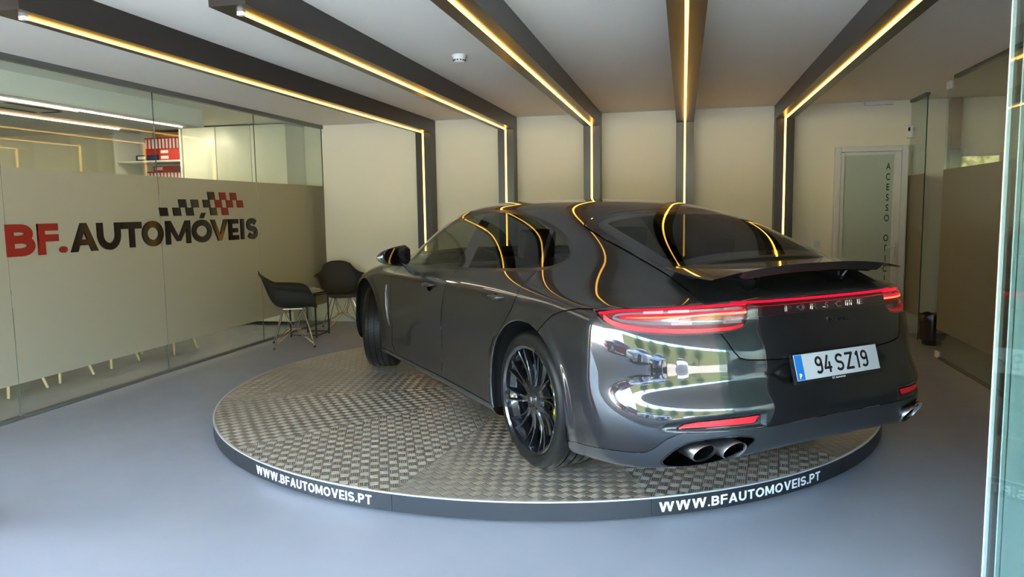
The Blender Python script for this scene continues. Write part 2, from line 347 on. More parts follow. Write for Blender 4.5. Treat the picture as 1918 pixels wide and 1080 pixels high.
    s = empty('motion_sensor', (2.421, YB-.001, 2.245), label='small white motion sensor on the wall right above the office door', cat='sensor')
    MB().box((-.034, -.045, -.068), (.034, 0, .068), bev=.014).build('housing', white, s); MB().box((-.024, -.0475, .005), (-.002, -.044, .045), bev=.003).build('sensor_lens', dark, s)
    s = empty('light_switch', (1.485, YB, 1.01), label='white light switch on the wall left of the office door', cat='switch')
    MB().box((-.042, -.010, -.042), (.042, -.001, .042), bev=.004).build('switch_plate', white, s); MB().box((-.022, -.014, -.028), (.022, -.009, .028), bev=.002).build('rocker', white, s)
    # bin
    bag = pm('bin_bag', (.008, .008, .009), .22, 0, .3); t = empty('waste_bin', (2.515, 8.36, 0), label='black waste bin lined with a shiny black bag, beyond the open glass panel', cat='bin')
    MB().lathe([(0,.004),(.088,.004),(.090,.008),(.115,.30),(.112,.305),(.108,.30),(.085,.02),(0,.02)], 32).build('bin_body', pm('black_plastic', (.01,.01,.01), .4), t)
    b2 = MB(); vs = []; fs = []; n = 48; rows = [(.104,.25),(.119,.318),(.122,.322),(.124,.30),(.122,.24),(.118,.16),(.1145,.10),(.110,.06)]
    for i in range(n):
        a = 2*math.pi*i/n
        for j, (r_, z) in enumerate(rows):
            w_ = .0045*math.sin(a*9+j*1.3)+.003*math.sin(a*17-j*2.1); vs.append(((r_+.004+abs(w_))*math.cos(a), (r_+.004+abs(w_))*math.sin(a), z+.006*math.sin(a*7+j)))
    k = len(rows); b2.add(vs, [(i*k+j, ((i+1) % n)*k+j, ((i+1) % n)*k+j+1, i*k+j+1) for i in range(n) for j in range(k-1)]); b2.build('bin_bag', bag, t)
def film_mat(name, col):
    m = bpy.data.materials.new(name); m.use_nodes = True; nt = m.node_tree; nt.nodes.clear()
    d = nt.nodes.new('ShaderNodeBsdfDiffuse'); d.inputs[0].default_value = tuple(col)+(1,)
    t = nt.nodes.new('ShaderNodeBsdfTranslucent'); t.inputs[0].default_value = tuple(min(1, c*1.35) for c in col)+(1,)
    mx = nt.nodes.new('ShaderNodeMixShader'); mx.inputs[0].default_value = .68; o = nt.nodes.new('ShaderNodeOutputMaterial')
    nt.links.new(d.outputs[0], mx.inputs[1]); nt.links.new(t.outputs[0], mx.inputs[2]); nt.links.new(mx.outputs[0], o.inputs[0]); return m
# ============================================================ TURNTABLE
def tread_mat():
    "aluminium tread plate: basket weave of five raised bars"
    m, nt, b = new_mat('tread_plate')
    N = nt.nodes.new; Lk = nt.links.new
    tc = N('ShaderNodeTexCoord'); sp = N('ShaderNodeSeparateXYZ'); Lk(tc.outputs['Object'], sp.inputs[0])
    def M_(op, a, b_=None, c=None):
        n = N('ShaderNodeMath'); n.operation = op
        for i, v in enumerate((a, b_, c)):
            if v is None: continue
            if isinstance(v, (int, float)): n.inputs[i].default_value = v
            else: Lk(v, n.inputs[i])
        return n.outputs[0]
    cell = 1/.050
    # the weave runs at 45 degrees to the middle of each wedge
    ca, sa = math.cos(R(60)), math.sin(R(60))
    u = M_('MULTIPLY', M_('ADD', M_('MULTIPLY', sp.outputs[0], ca), M_('MULTIPLY', sp.outputs[1], sa)), cell); v = M_('MULTIPLY', M_('SUBTRACT', M_('MULTIPLY', sp.outputs[1], ca), M_('MULTIPLY', sp.outputs[0], sa)), cell)
    fu = M_('FLOOR', u); fv = M_('FLOOR', v); par = M_('MODULO', M_('ABSOLUTE', M_('ADD', fu, fv)), 2.0)
    uu = M_('FRACT', u); vv = M_('FRACT', v)
    along = M_('ADD', M_('MULTIPLY', uu, par), M_('MULTIPLY', vv, M_('SUBTRACT', 1.0, par)))
    across = M_('ADD', M_('MULTIPLY', vv, par), M_('MULTIPLY', uu, M_('SUBTRACT', 1.0, par)))
    bars = M_('SINE', M_('MULTIPLY', M_('ADD', M_('MULTIPLY', across, 5.0), .75), 2*math.pi))
    bars = M_('MULTIPLY_ADD', bars, .5, .5)
    endm = M_('SUBTRACT', 1.0, M_('POWER', M_('ABSOLUTE', M_('MULTIPLY_ADD', along, 2.0, -1.0)), 8.0))
    hgt = M_('MULTIPLY', bars, endm)
    bp = N('ShaderNodeBump'); bp.inputs['Strength'].default_value = 1; bp.inputs['Distance'].default_value = .0058; Lk(hgt, bp.inputs['Height']); Lk(bp.outputs[0], b.inputs['Normal'])
    ns = N('ShaderNodeTexNoise'); ns.inputs['Scale'].default_value = 6; ns.inputs['Detail'].default_value = 6; Lk(tc.outputs['Object'], ns.inputs['Vector'])
    mix = N('ShaderNodeMix'); mix.data_type = 'RGBA'; mix.inputs[6].default_value = (.22, .195, .155, 1); mix.inputs[7].default_value = (.92, .84, .70, 1); Lk(M_('MULTIPLY_ADD', ns.outputs['Fac'], .35, M_('MULTIPLY', hgt, .75)), mix.inputs[0])
    Lk(mix.outputs[2], b.inputs['Base Color']); b.inputs['Metallic'].default_value = .8; b.inputs['Roughness'].default_value = .32
    return m
def build_turntable():
    cx, cy, Rr, hp = -1.0699, 5.5905, 2.386, .1047
    t = empty('turntable', (cx, cy, 0), label='low round display platform of metal tread plate with a dark lettered rim', cat='turntable')
    skirt = pm('dark_rim_vinyl', (.020, .021, .024), .38, .2); rimw = pm('bare_metal_edge', (.80, .81, .80), .3, .6); under = pm('platform_core', (.01,.01,.01), .9)
    MB().lathe([(0,.002),(Rr-.10,.002),(Rr-.10,.02),(Rr-.012,.02),(Rr-.012,hp-.006),(0,hp-.006)], 120).build('platform_base', under, t)
    tread = tread_mat(); a_off = R(-96.9)
    first = None; fsk = None
    for k in range(12):
        rot = a_off+k*R(30)
        if first is None:
            n = 16; vs = [Vector((0,0,hp-.005)), Vector((0,0,hp))]; 
            for i in range(n+1):
                a = R(.04)+R(29.92)*i/n
                vs += [Vector(((Rr-.008)*math.cos(a), (Rr-.008)*math.sin(a), hp-.005)), Vector(((Rr-.008)*math.cos(a), (Rr-.008)*math.sin(a), hp))]
            fs = [(0, 2*i+4, 2*i+2) for i in range(n)]+[(1, 2*i+3, 2*i+5) for i in range(n)]+[(2*i+2, 2*i+4, 2*i+5, 2*i+3) for i in range(n)]+[(0, 2, 3, 1), (0, 1, 2*n+3, 2*n+2)]
            first = MB().add(vs, fs).build('tread_plate', tread, t, smooth=0); o = first
            sk_ = MB(); vs = []
            for i in range(n+1):
                a = R(.03)+R(29.94)*i/n
                for rr, z in ((Rr-.005, .012), (Rr, .012), (Rr, hp-.007), (Rr-.005, hp-.007)): vs.append(Vector((rr*math.cos(a), rr*math.sin(a), z)))
            sk_.add(vs, [(4*i+j, 4*i+(j+1) % 4, 4*i+4+(j+1) % 4, 4*i+4+j) for i in range(n) for j in range(4)]+[(0,1,2,3), (4*n+3, 4*n+2, 4*n+1, 4*n)])
            fsk = sk_.build('rim_panel', skirt, t); s_ = fsk
        else:
            o = first.copy(); link(o); o.parent = t; s_ = fsk.copy(); link(s_); s_.parent = t
        o.rotation_euler = (0, 0, rot); s_.rotation_euler = (0, 0, rot)
    MB().lathe([(Rr-.009,hp-.006),(Rr+.0015,hp-.006),(Rr+.0015,hp-.0003),(Rr-.009,hp+.0003)], 180).build('edge_trim', rimw, t)
    ink = pm('white_lettering', (.72, .74, .76), .4)
    for a0, a1 in ((-120.3, -99.6), (-66.0, -42.0)):
        wd = {'W': .078, '.': .012, 'B': .044, 'F': .038, 'A': .052, 'U': .046, 'T': .042, 'O': .054, 'M': .058, 'V': .052, 'E': .038, 'I': .011, 'S': .044, 'P': .042}
        str_ = 'WWW.BFAUTOMOVEIS.PT'; gap_ = .0085; tot = sum(wd[c] for c in str_)+gap_*(len(str_)-1); x_ = 0; vs = []; fs = []
        for c in str_:
            v2, f2 = glyph_mesh(stroke_glyph(c, wd[c], .012 if c == '.' else .062, .0115), .0008); n_ = len(vs)
            vs += [Vector((v.x+x_, v.y, v.z)) for v in v2]; fs += [tuple(i+n_ for i in f) for f in f2]; x_ += wd[c]+gap_
        out = []
        for v in vs:
            a = R(a0+(a1-a0)*v.x/tot); rr = Rr+.0006+v.z; out.append(Vector((rr*math.cos(a), rr*math.sin(a), .030+v.y/.062*.047)))
        MB().add(out, fs).build('rim_lettering', ink, t, smooth=0)
# ============================================================ FURNITURE
def shell_mesh(mat):
    rows = [(.245, 0, [(0,.410),(.12,.412),(.185,.424),(.208,.440),(.218,.450),(.225,.456)]),
            (.20, .0, [(0,.434),(.13,.435),(.20,.452),(.240,.515),(.266,.60),(.290,.625)]),
            (.10, .0, [(0,.430),(.15,.430),(.22,.452),(.262,.545),(.282,.640),(.322,.662)]),
            (-.05, .0, [(0,.422),(.15,.424),(.222,.452),(.264,.55),(.285,.650),(.332,.668)]),
            (-.17, .02, [(0,.432),(.14,.438),(.212,.468),(.258,.565),(.280,.655),(.318,.676)]),
            (-.235, .05, [(0,.520),(.12,.525),(.190,.555),(.232,.610),(.248,.665),(.274,.684)]),
            (-.275, .05, [(0,.645),(.115,.648),(.168,.655),(.200,.680),(.212,.700),(.226,.712)]),
            (-.315, .03, [(0,.765),(.10,.765),(.145,.758),(.172,.752),(.184,.750),(.194,.750)]),
            (-.340, .01, [(0,.835),(.06,.834),(.105,.822),(.140,.806),(.158,.798),(.170,.796)])]
    verts = []; idx = {}; faces = []
    def vid(i, j, s):
        y, dy, r_ = rows[i]; x, z = r_[j]; k = (i, j, s if j else 0)
        if k not in idx: idx[k] = len(verts); verts.append((s*x, y+dy*(j/5)**2, z))
        return idx[k]
    for i in range(len(rows)-1):
        for j in range(5):
            faces.append((vid(i,j,1), vid(i,j+1,1), vid(i+1,j+1,1), vid(i+1,j,1))); faces.append((vid(i,j,-1), vid(i+1,j,-1), vid(i+1,j+1,-1), vid(i,j+1,-1)))
    me = bpy.data.meshes.new('shell'); me.from_pydata(verts, [], faces); ob = bpy.data.objects.new('t', me); COL.objects.link(ob)
    a = ob.modifiers.new('a', 'SUBSURF'); a.levels = 2; s = ob.modifiers.new('s', 'SOLIDIFY'); s.thickness = .006; s.offset = 0
    dg = bpy.context.evaluated_depsgraph_get(); m2 = bpy.data.meshes.new_from_object(ob.evaluated_get(dg)); bpy.data.objects.remove(ob)
    for p in m2.polygons: p.use_smooth = True
    m2.materials.append(mat); m2.name = 'seat_shell'; return m2
def armchair(loc, rz, label, copy_of=None):
    t = empty('armchair', loc, rz, label=label, cat='chair', group=None)
    if copy_of:
        for c in copy_of.children: o = c.copy(); link(o); o.parent = t
        return t
    sh = bpy.data.objects.new('seat_shell', shell_mesh(pm('black_shell_plastic', (.012, .012, .013), .55))); link(sh); sh.parent = t
    wire = pm('chrome_wire', (.72, .72, .72), .15, 1); rub = pm('rubber_glide', (.01, .01, .01), .6)
    w = MB(); r_ = .0045
    feet = [(.225,.205),(.225,-.215),(-.225,-.215),(-.225,.205)]; tops = [(.10,.105),(.10,-.10),(-.10,-.10),(-.10,.105)]
    ring = [(.075,0,.185),(0,.075,.185),(-.075,0,.185),(0,-.075,.185)]
    w.tube([(x, y, .414) for x, y in tops], .005, 8, closed=True)
    w.tube([(.075*math.cos(a), .075*math.sin(a), .19) for a in [2*math.pi*i/20 for i in range(20)]], r_*.8, 6, closed=True)
    w.build('frame_ring', wire, t)
    for i in range(4):
        f, p = feet[i], tops[i]
        g = MB(); g.tube([(p[0], p[1], .414), (f[0], f[1], .014)], .0058, 8); g.build('leg', wire, t)
        g = MB(); g.lathe([(0,0),(.013,0),(.013,.010),(.008,.018),(0,.018)], 16, Matrix.Translation((f[0], f[1], 0))); g.build('foot_glide', rub, t)
    b = MB()
    for i in range(4):
        f = feet[i]; f2 = feet[(i+1) % 4]; p = tops[i]; p2 = tops[(i+1) % 4]
        mid = ((f[0]+f2[0])*.5*.22, (f[1]+f2[1])*.5*.22, .19)
        b.tube([(f[0], f[1], .03), (mid[0]*1.0, mid[1]*1.0, .19), (p2[0], p2[1], .41)], r_*.8, 6)
        b.tube([(f2[0], f2[1], .03), (mid[0], mid[1], .19), (p[0], p[1], .41)], r_*.8, 6)
    b.build('wire_brace', wire, t)
    return t
def build_furniture():
    a = armchair((-4.182, 7.345, 0), math.atan2(.517, .856)-math.pi/2, 'black armchair with chrome wire legs, nearer one, side-on beside the small table')
    armchair((-4.175, 8.55, 0), math.atan2(-.82, .57)-math.pi/2, 'black armchair with chrome wire legs, in the back corner half hidden by the car', a)
    # side table
    blk = pm('black_steel', (.010, .010, .010), .35); t = empty('side_table', (-4.33, 7.98, 0), label='small round black side table between the two black armchairs', cat='table')
    MB().lathe([(0,.502),(.217,.502),(.22,.505),(.22,.512),(.217,.515),(0,.515)], 60).build('tabletop', pm('black_glass', (.008,.008,.008), .08, 0, .5), t)
    for x, y in ((-.16,-.16),(.165,-.16),(.165,.16),(-.12,.165)):
        MB().box((x-.008, y-.008, 0), (x+.008, y+.008, .502)).build('leg', blk, t, smooth=0)
    fr = MB(); [MB().box(a_, b_).build('frame_rail', blk, t, smooth=0) for a_, b_ in (((-.16,-.166,.02),(.165,-.154,.032)), ((.159,-.16,.02),(.171,.16,.032)), ((-.12,.159,.02),(.165,.171,.032)), ((-.16,-.166,.487),(.165,-.154,.50)), ((.159,-.16,.487),(.171,.16,.50)))]
    rnd = random.Random(3); cols = [(.55,.56,.57),(.15,.15,.16),(.42,.40,.36),(.62,.62,.60),(.10,.11,.13),(.50,.50,.50)]; z = .5155
    labs = ['magazine at the bottom of the pile on the small table', 'second magazine from the bottom of the pile on the small table', 'third magazine from the bottom of the pile on the small table', 'third magazine from the top of the pile on the small table', 'second magazine from the top of the pile on the small table', 'topmost magazine of the pile on the small table']
    for i in range(6):
        h = .009; o = empty('magazine', (-4.33+rnd.uniform(-.02,.02), 7.95+rnd.uniform(-.02,.02), z), rnd.uniform(-.5,.9), label=labs[i], cat='magazine', group='magazines piled on the side table')
        MB().box((-.105,-.148,.0008),(.105,.148,h-.0008)).build('pages', pm('paper', (.62,.61,.58), .7), o, smooth=0)
        MB().box((-.108,-.15,h-.0008),(.108,.15,h)).box((-.108,-.15,0),(.108,.15,.0008)).box((-.1085,-.15,0),(-.107,.15,h)).build('cover', pm('cover', cols[i], .25), o, smooth=0)
        z += h+.0003
    # ---- office behind the left glass
    wood = pm('pale_wood', (.62, .45, .25), .5, noise=.15, nscale=6); fab = pm('grey_shell', (.30,.30,.30), .6); proto = None
    labs = ['chair behind the glass whose wooden legs show at far left below the frosting', 'second wooden-legged chair from the left behind the frosted glass', 'third wooden-legged chair from the left behind the frosted glass', 'rightmost wooden-legged chair behind the frosted glass']
    for i, (y, x) in enumerate([(4.96,-5.27),(5.49,-5.29),(6.10,-5.30),(6.81,-5.15)]):
        t = empty('visitor_chair', (x-.20, y, 0), 0, label=labs[i], cat='chair', group='wooden-legged chairs behind the frosted glass')
        if proto is None:
            sh = bpy.data.objects.new('seat_shell', shell_mesh(fab)); link(sh); sh.parent = t; sh.rotation_euler = (0,0,R(-90)); sh.scale = (.68, 1, 1)
            for dx, dy in ((.20,-.19),(.20,.19),(-.20,-.19),(-.20,.19)):
                MB().tube([(dx*.55, dy*.45, .43), (dx*1.0, dy*1.0, .0)], [.017, .0115], 12).build('leg', wood, t)
            proto = t
        else:
            for c in proto.children: o = c.copy(); link(o); o.parent = t
    # shelf with binders
    lam = pm('white_laminate', (.66, .65, .60), .45)
    c = empty('shelf_unit', (-7.0, 8.9, 0), label='open white shelf unit full of red binders in the office behind the glass', cat='shelf')
    def rl(mb): mb.v = [(x+7.0, y-8.9, z) for x, y, z in mb.v]; return mb
    [rl(MB().box((a_, 8.60, 0), (a_+.03, YB-.01, 2.58))).build('side_panel', lam, c, smooth=0) for a_ in (-7.43, -6.425)]
    rl(MB().box((-7.40, YB-.03, 0), (-6.425, YB-.01, 2.58))).build('back_panel', lam, c, smooth=0)
    for z in (.35, .8, 1.25, 1.70, 2.150): rl(MB().box((-7.40, 8.61, z), (-6.425, YB-.03, z+.022))).build('shelf_board', lam, c, smooth=0)
    red = pm('binder_red', (.50, .025, .020), .4); navy = pm('binder_navy', (.020, .030, .075), .4); lab_ = pm('binder_label', (.72,.70,.66), .5); ring = pm('binder_ring', (.25,.25,.22), .3, .8)
    protos = {}
    def binder(loc, flat, col, label, grp, w=.050):
        o = empty('binder', loc, 0, label=label, cat='binder', group=grp); key = (flat, col.name, w)
        if key in protos:
            for q in protos[key].children: n = q.copy(); link(n); n.parent = o
            return o
        if flat:
            MB().box((0, 0, 0), (.32, .20, .072), bev=.003).build('cover', col, o); MB().box((.03, -.0015, .016), (.145, 0, .056)).build('label', lab_, o, smooth=0)
            MB().lathe([(.008,-.001),(.012,-.001),(.012,.0)], 20, Matrix.Translation((.235, 0, .036)) @ Matrix.Rotation(R(90), 4, 'X')).build('finger_ring', ring, o)
        else:
            MB().box((0, 0, 0), (w, .235, .318), bev=.003).build('cover', col, o); MB().box((.010, -.0015, .175), (w-.010, 0, .300)).build('label', lab_, o, smooth=0)
            MB().lathe([(.006,-.001),(.0095,-.001),(.0095,.0)], 16, Matrix.Translation((w/2, 0, .05)) @ Matrix.Rotation(R(90), 4, 'X')).build('finger_ring', ring, o)
        protos[key] = o; return o
    pos = ['first', 'second', 'third', 'fourth', 'fifth', 'sixth', 'seventh', 'eighth', 'ninth', 'tenth', 'eleventh', 'twelfth', 'thirteenth']
    n = 13
    for i in range(n): binder((-7.135+i*.0540, 8.83, 2.1725), False, red, pos[i]+' upright red binder from the left on the upper shelf', 'red binders standing on the upper shelf')
    for i in range(n): binder((-7.125+i*.0530, 8.83, 1.7225), False, red, pos[i]+' upright red binder from the left on the lower shelf', 'red binders standing on the lower shelf')
    b = binder((-7.11, 8.62, 2.1725), True, navy, 'dark blue binder lying flat on the upper shelf', None)
    binder((-6.755, 8.62, 2.1725), True, red, 'red binder lying flat on the upper shelf, lower of two', None); binder((-6.755, 8.62, 2.2450), True, red, 'red binder lying flat on the upper shelf, upper of two', None)
    binder((-7.02, 8.83, 2.0415), True, red, 'red binder lying flat across the lower row of binders', None)
    for o in [x for x in bpy.data.objects if x.name.startswith('binder') and x.parent is None and 'upper shelf' in x['label'] and 'upright' in x['label']]: o.location.y = 8.83
    bx = MB(); bx.box((-7.00, 8.83, 2.4915), (-6.45, 9.05, 2.560), bev=.002); bx.build('cardboard_box', pm('cardboard', (.30, .17, .07), .8), label='brown cardboard box lying on top of the red binders', cat='box')
    labs = ['tall cream cupboard right next to the binder shelf', 'middle tall cream cupboard behind the glass', 'tall cream cupboard nearest the back corner behind the glass']
    for i, (x0, x1) in enumerate([(-6.390, -5.905), (-5.90, -5.40), (-5.395, -4.90)]):
        t = empty('cupboard', ((x0+x1)/2, 8.8, 0), label=labs[i], cat='cupboard'); w = (x1-x0)/2
        MB().box((-w, -.16, .05), (w, .29, 2.575)).build('carcass', lam, t, smooth=0); MB().box((-w+.002, -.18, .055), (w-.002, -.161, 2.57), bev=.002).build('door', pm('cream_panel', (.66, .655, .53), .35), t)
        MB().box((w-.045, -.195, 1.0), (w-.030, -.18, 1.2)).build('door_handle', wood, t, smooth=0)
    # office ceiling fittings
    wl = emit_mat('office_led', (1.0, .82, .66), 5.5)
    for i, (x, y1) in enumerate([(-5.335, 7.20), (-6.095, 7.15)]):
        t = empty('ceiling_light_bar', (x, 5.2, 2.404), label=['thin white ceiling light line in the office, nearer the glass', 'thin white ceiling light line in the office, farther from the glass'][i], cat='lamp')
        MB().box((-.007, -2.2, -.008), (.007, y1-5.2, -.0005)).build('light_strip', wl, t, smooth=0)
    t = empty('ceiling_vent', (-5.62, 5.45, 2.404), label='square ceiling air conditioner grille in the office behind the glass', cat='air conditioner')
    MB().box((-.22, -.40, -.009), (.22, .40, -.001), bev=.003).build('grille_frame', pm('grille_white', (.62,.61,.57), .4), t)
    [MB().box((a_, b_, -.0115), (c_, d_, -.0085)).build('air_slot', pm('slot_black', (.01,.01,.01), .6), t, smooth=0) for a_, b_, c_, d_ in ((-.16,-.28,-.12,.28), (.12,-.28,.16,.28), (-.10,.30,.10,.34))]
    t = empty('added_lamp', (-6.3, 7.95, HC-.001), label='added round lamp, out of sight, brightening the cupboards in the office', cat='lamp')  # unseen light added to brighten the cupboards and the film from behind
    MB().lathe([(0,-.02),(.11,-.02),(.115,0),(0,0)], 32).build('added_lamp_disc', emit_mat('added_lamp_glow', (1, .86, .66), 16), t)
    # ---- room behind the right glass
    MB().box((2.80, 8.98, 0), (2.905, 9.085, 2.575), bev=.003).build('wooden_post', pm('brown_wood', (.16, .095, .045), .5, noise=.25, nscale=9), label='brown wooden post behind the frosted glass wall on the right', cat='post')
    wn = empty('window_1', (3.13, YB, 1.5), kind='structure')
    fm, fnt, fb = new_mat('garden_glow'); tcx = fnt.nodes.new('ShaderNodeTexCoord'); nz = fnt.nodes.new('ShaderNodeTexNoise'); nz.inputs['Scale'].default_value = 14; nz.inputs['Detail'].default_value = 6
    rp = fnt.nodes.new('ShaderNodeValToRGB'); rp.color_ramp.elements[0].position = .40; rp.color_ramp.elements[0].color = (.16, .17, .03, 1); rp.color_ramp.elements[1].position = .62; rp.color_ramp.elements[1].color = (.75, .70, .32, 1)
    fnt.links.new(tcx.outputs['Object'], nz.inputs['Vector']); fnt.links.new(nz.outputs['Fac'], rp.inputs[0]); fnt.links.new(rp.outputs[0], fb.inputs['Emission Color']); fb.inputs['Emission Strength'].default_value = .16; fb.inputs['Base Color'].default_value = (.02,.02,.01,1)  # daylit foliage painted as a glow on the pane
    MB().box((-.185, -.012, -.50), (.185, -.004, .46)).build('window_pane', fm, wn, smooth=0)
    for lo, hi in (((-.215, -.03, -.53), (-.185, 0, .49)), ((.185, -.03, -.53), (.215, 0, .49)), ((-.1845, -.03, .46), (.1845, 0, .49)), ((-.1845, -.03, -.53), (.1845, 0, -.50))): MB().box(lo, hi).build('window_frame', lam, wn, smooth=0)
    cb = empty('low_cabinet', (3.5, 6.9, 0), label='low white cabinet behind the frosted glass on the right', cat='cabinet')
    MB().box((-.22, -1.3, .0), (.3, .3, .72), bev=.004).build('carcass', lam, cb)
    for k in range(3): MB().box((-.235, -1.28+k*.53, .09), (-.221, -.77+k*.53, .70), bev=.002).build('door', pm('cabinet_front', (.60,.59,.55), .4), cb)
    structure(MB().box((2.50, YB-.018, .0), (4.4, YB, .08)), 'baseboard_right', lam)
# ============================================================ CAR
CAR_LOC = (-.0514, 4.2964, .1047); CAR_YAW = R(39.99)
def car_control():
    # stations: y centre, y edge, centre z, then (x,z) for columns 1..6 (half car, x as positive half width)
    S = [
     # yc    ye     zc     j1           j2           j3           j4           j5           j6
     (-1.050,-.58, .960,(.27,.959),(.475,.954),(.63,.946),(.77,.936),(.865,.924),(.91,.910)),
     (-.90, -.48, 1.012,(.27,1.010),(.46,1.003),(.60,.988),(.72,.966),(.83,.943),(.918,.915)),
     (-.72, -.37, 1.085,(.27,1.083),(.45,1.072),(.58,1.048),(.70,1.006),(.835,.960),(.931,.918)),
     (-.52, -.25, 1.168,(.27,1.164),(.45,1.148),(.58,1.113),(.70,1.045),(.84,.980),(.940,.922)),
     (-.30, -.12, 1.252,(.27,1.245),(.45,1.224),(.58,1.180),(.698,1.09),(.835,1.002),(.944,.924)),
     (-.06, .03, 1.328,(.27,1.319),(.455,1.292),(.585,1.238),(.703,1.13),(.828,1.024),(.942,.924)),
     (.22,  .25, 1.385,(.27,1.375),(.46,1.344),(.595,1.285),(.712,1.16),(.837,1.025),(.934,.922)),
     (.50,  .50, 1.407,(.27,1.398),(.465,1.370),(.602,1.313),(.724,1.165),(.844,1.014),(.927,.918)),
     (.80,  .80, 1.416,(.27,1.408),(.472,1.383),(.610,1.332),(.732,1.168),(.846,1.000),(.921,.912)),
     (1.10, 1.10,1.416,(.27,1.409),(.478,1.386),(.615,1.338),(.735,1.165),(.847,.986),(.918,.906)),
     (1.40, 1.40,1.415,(.27,1.409),(.48,1.390),(.628,1.342),(.742,1.162),(.848,.972),(.916,.900)),
     (1.66, 1.66,1.395,(.27,1.389),(.49,1.366),(.652,1.305),(.756,1.138),(.851,.958),(.916,.894)),
     (1.92, 1.90,1.325,(.28,1.317),(.51,1.290),(.692,1.215),(.782,1.065),(.853,.946),(.916,.890)),
     (2.18, 2.10,1.205,(.30,1.193),(.55,1.158),(.742,1.07),(.802,.985),(.857,.938),(.916,.885)),
     (2.52, 2.42,1.000,(.32,.990),(.58,.962),(.72,.955),(.795,.950),(.862,.933),(.920,.878)),
     (2.75, 2.70,.950,(.31,.943),(.54,.925),(.68,.922),(.785,.930),(.865,.915),(.930,.855)),
     (3.02, 2.95,.915,(.30,.907),(.52,.888),(.66,.882),(.775,.893),(.862,.880),(.938,.825)),
     (3.28, 3.20,.865,(.29,.857),(.50,.838),(.64,.832),(.760,.845),(.850,.832),(.925,.785)),
     (3.52, 3.42,.795,(.27,.788),(.47,.770),(.61,.765),(.730,.775),(.820,.762),(.885,.725)),
     (3.72, 3.52,.700,(.25,.695),(.44,.68),(.57,.672),(.67,.675),(.755,.672),(.825,.655)),
    ]
    w = [0, .02, .08, .22, .46, .76, 1]
    w0 = [0, .006, .065, .19, .40, .70, 1]
    T = []
    for i, s in enumerate(S):
        yc, ye, zc = s[:3]; row = [(0., yc, zc)]
        ww = w0 if i == 0 else w
        for j in range(1, 7):
            x, z = s[2+j]; row.append((x, yc+(ye-yc)*ww[j], z))
        T.append(row)
    M = len(T)-1
    T[M] = [(0,3.80,.70),(.25,3.795,.695),(.44,3.77,.68),(.57,3.735,.672),(.67,3.69,.672),(.76,3.62,.67),(.83,3.53,.655)]
    # skirt levels; perimeter = rear j0..j6, side i1..iM, front j5..j0
    zside = [.85, .77, .66, .54, .42, .31, .22, .168, .165]
    zl = [.872, .79, .70, .615, .525, .42, .335, .298, .295]
    per = [T[0][j] for j in range(7)] + [T[i][6] for i in range(1, M+1)] + [T[M][j] for j in range(5, -1, -1)]
    rear_y = [-1.034, -1.070, -1.087, -1.089, -1.137, -1.132, -1.108, -1.08, -.80]
    rxu = [(0,0),(.28,.003),(.49,.030),(.645,.085),(.785,.178),(.888,.325),(.93,.5)]
    rxl = [(0,0),(.28,.003),(.49,.024),(.645,.072),(.79,.165),(.902,.315),(.95,.5)]
    side_x = { # x half width for stations i1.. by level (y of edge)
    }
    def sidew(y, q):
        # half width of flank at height level q as function of y
        Y = [-.7,-.5,-.25,0,.25,.5,.8,1.1,1.4,1.7,2.0,2.3,2.6,2.95,3.2,3.42,3.53]
        W = [
          [.943,.948,.956,.960,.955,.949,.945,.943,.942,.942,.942,.943,.946,.952,.945,.900,.845],
          [.953,.958,.966,.969,.964,.957,.952,.950,.949,.949,.950,.952,.957,.964,.955,.905,.85],
          [.958,.964,.971,.973,.967,.956,.949,.946,.945,.945,.947,.952,.960,.968,.958,.908,.85],
          [.964,.968,.973,.974,.966,.950,.940,.936,.935,.936,.941,.950,.962,.969,.960,.915,.86],
          [.966,.968,.972,.973,.962,.944,.931,.926,.925,.928,.936,.948,.962,.969,.962,.920,.87],
          [.955,.960,.966,.968,.960,.944,.932,.928,.928,.932,.940,.950,.960,.966,.960,.92,.87],
          [.925,.935,.95,.956,.953,.948,.942,.939,.939,.942,.946,.95,.954,.958,.95,.90,.85],
          [.87,.88,.90,.92,.925,.925,.923,.921,.921,.922,.925,.925,.92,.92,.91,.86,.81],
          [.62,.62,.62,.62,.62,.62,.62,.62,.62,.62,.62,.62,.62,.62,.62,.62,.6]]
        return float(np.interp(y, Y, W[q]))
    front_y = [3.845, 3.87, 3.885, 3.89, 3.89, 3.88, 3.86, 3.80, 3.6]
    fzl = [.62, .55, .48, .42, .36, .30, .24, .20, .19]
    L = []
    for q in range(9):
        row = []
        for p, P in enumerate(per):
            if p < 7:
                t_ = [0, 0, 0, .1, 1, 1, .9, .8, .8][q]
                x = rxu[p][0]*(1-t_)+rxl[p][0]*t_; off = rxu[p][1]*(1-t_)+rxl[p][1]*t_
                k = [1, 1, 1, 1, 1, .998, .99, .965, .7][q]
                xx = x*k
                y = rear_y[q]+off
                z = zl[q]+(zside[q]-zl[q])*([0, 0, .05, .12, .28, .5, .75] if q < 5 else [0, .02, .14, .32, .55, .75, .9])[p]
                if p == 6: y = -.58; xx = sidew(-.58, q)
                if p == 5: xx = min(xx, sidew(-.6, q)-.02)
                row.append((xx, y, z))
            elif p < 7+M:
                y = P[1]; xx = sidew(y, q)
                z = zside[q] if y < 3.3 else .5*(zside[q]+fzl[q])
                if q == 0: z = min(z, P[2]-.035)
                if q == 1: z = min(z, P[2]-.08)
                row.append((xx, y, z))
            else:
                j = 12+M-p  # 5..0
                xx = P[0]*1.02; y = front_y[q]-(3.80-P[1])*1.0
                row.append((xx if q < 8 else xx*.8, y, fzl[q]))
        L.append(row)
    # assemble full (mirrored) control mesh
    verts = []; faces = []; idx = {}
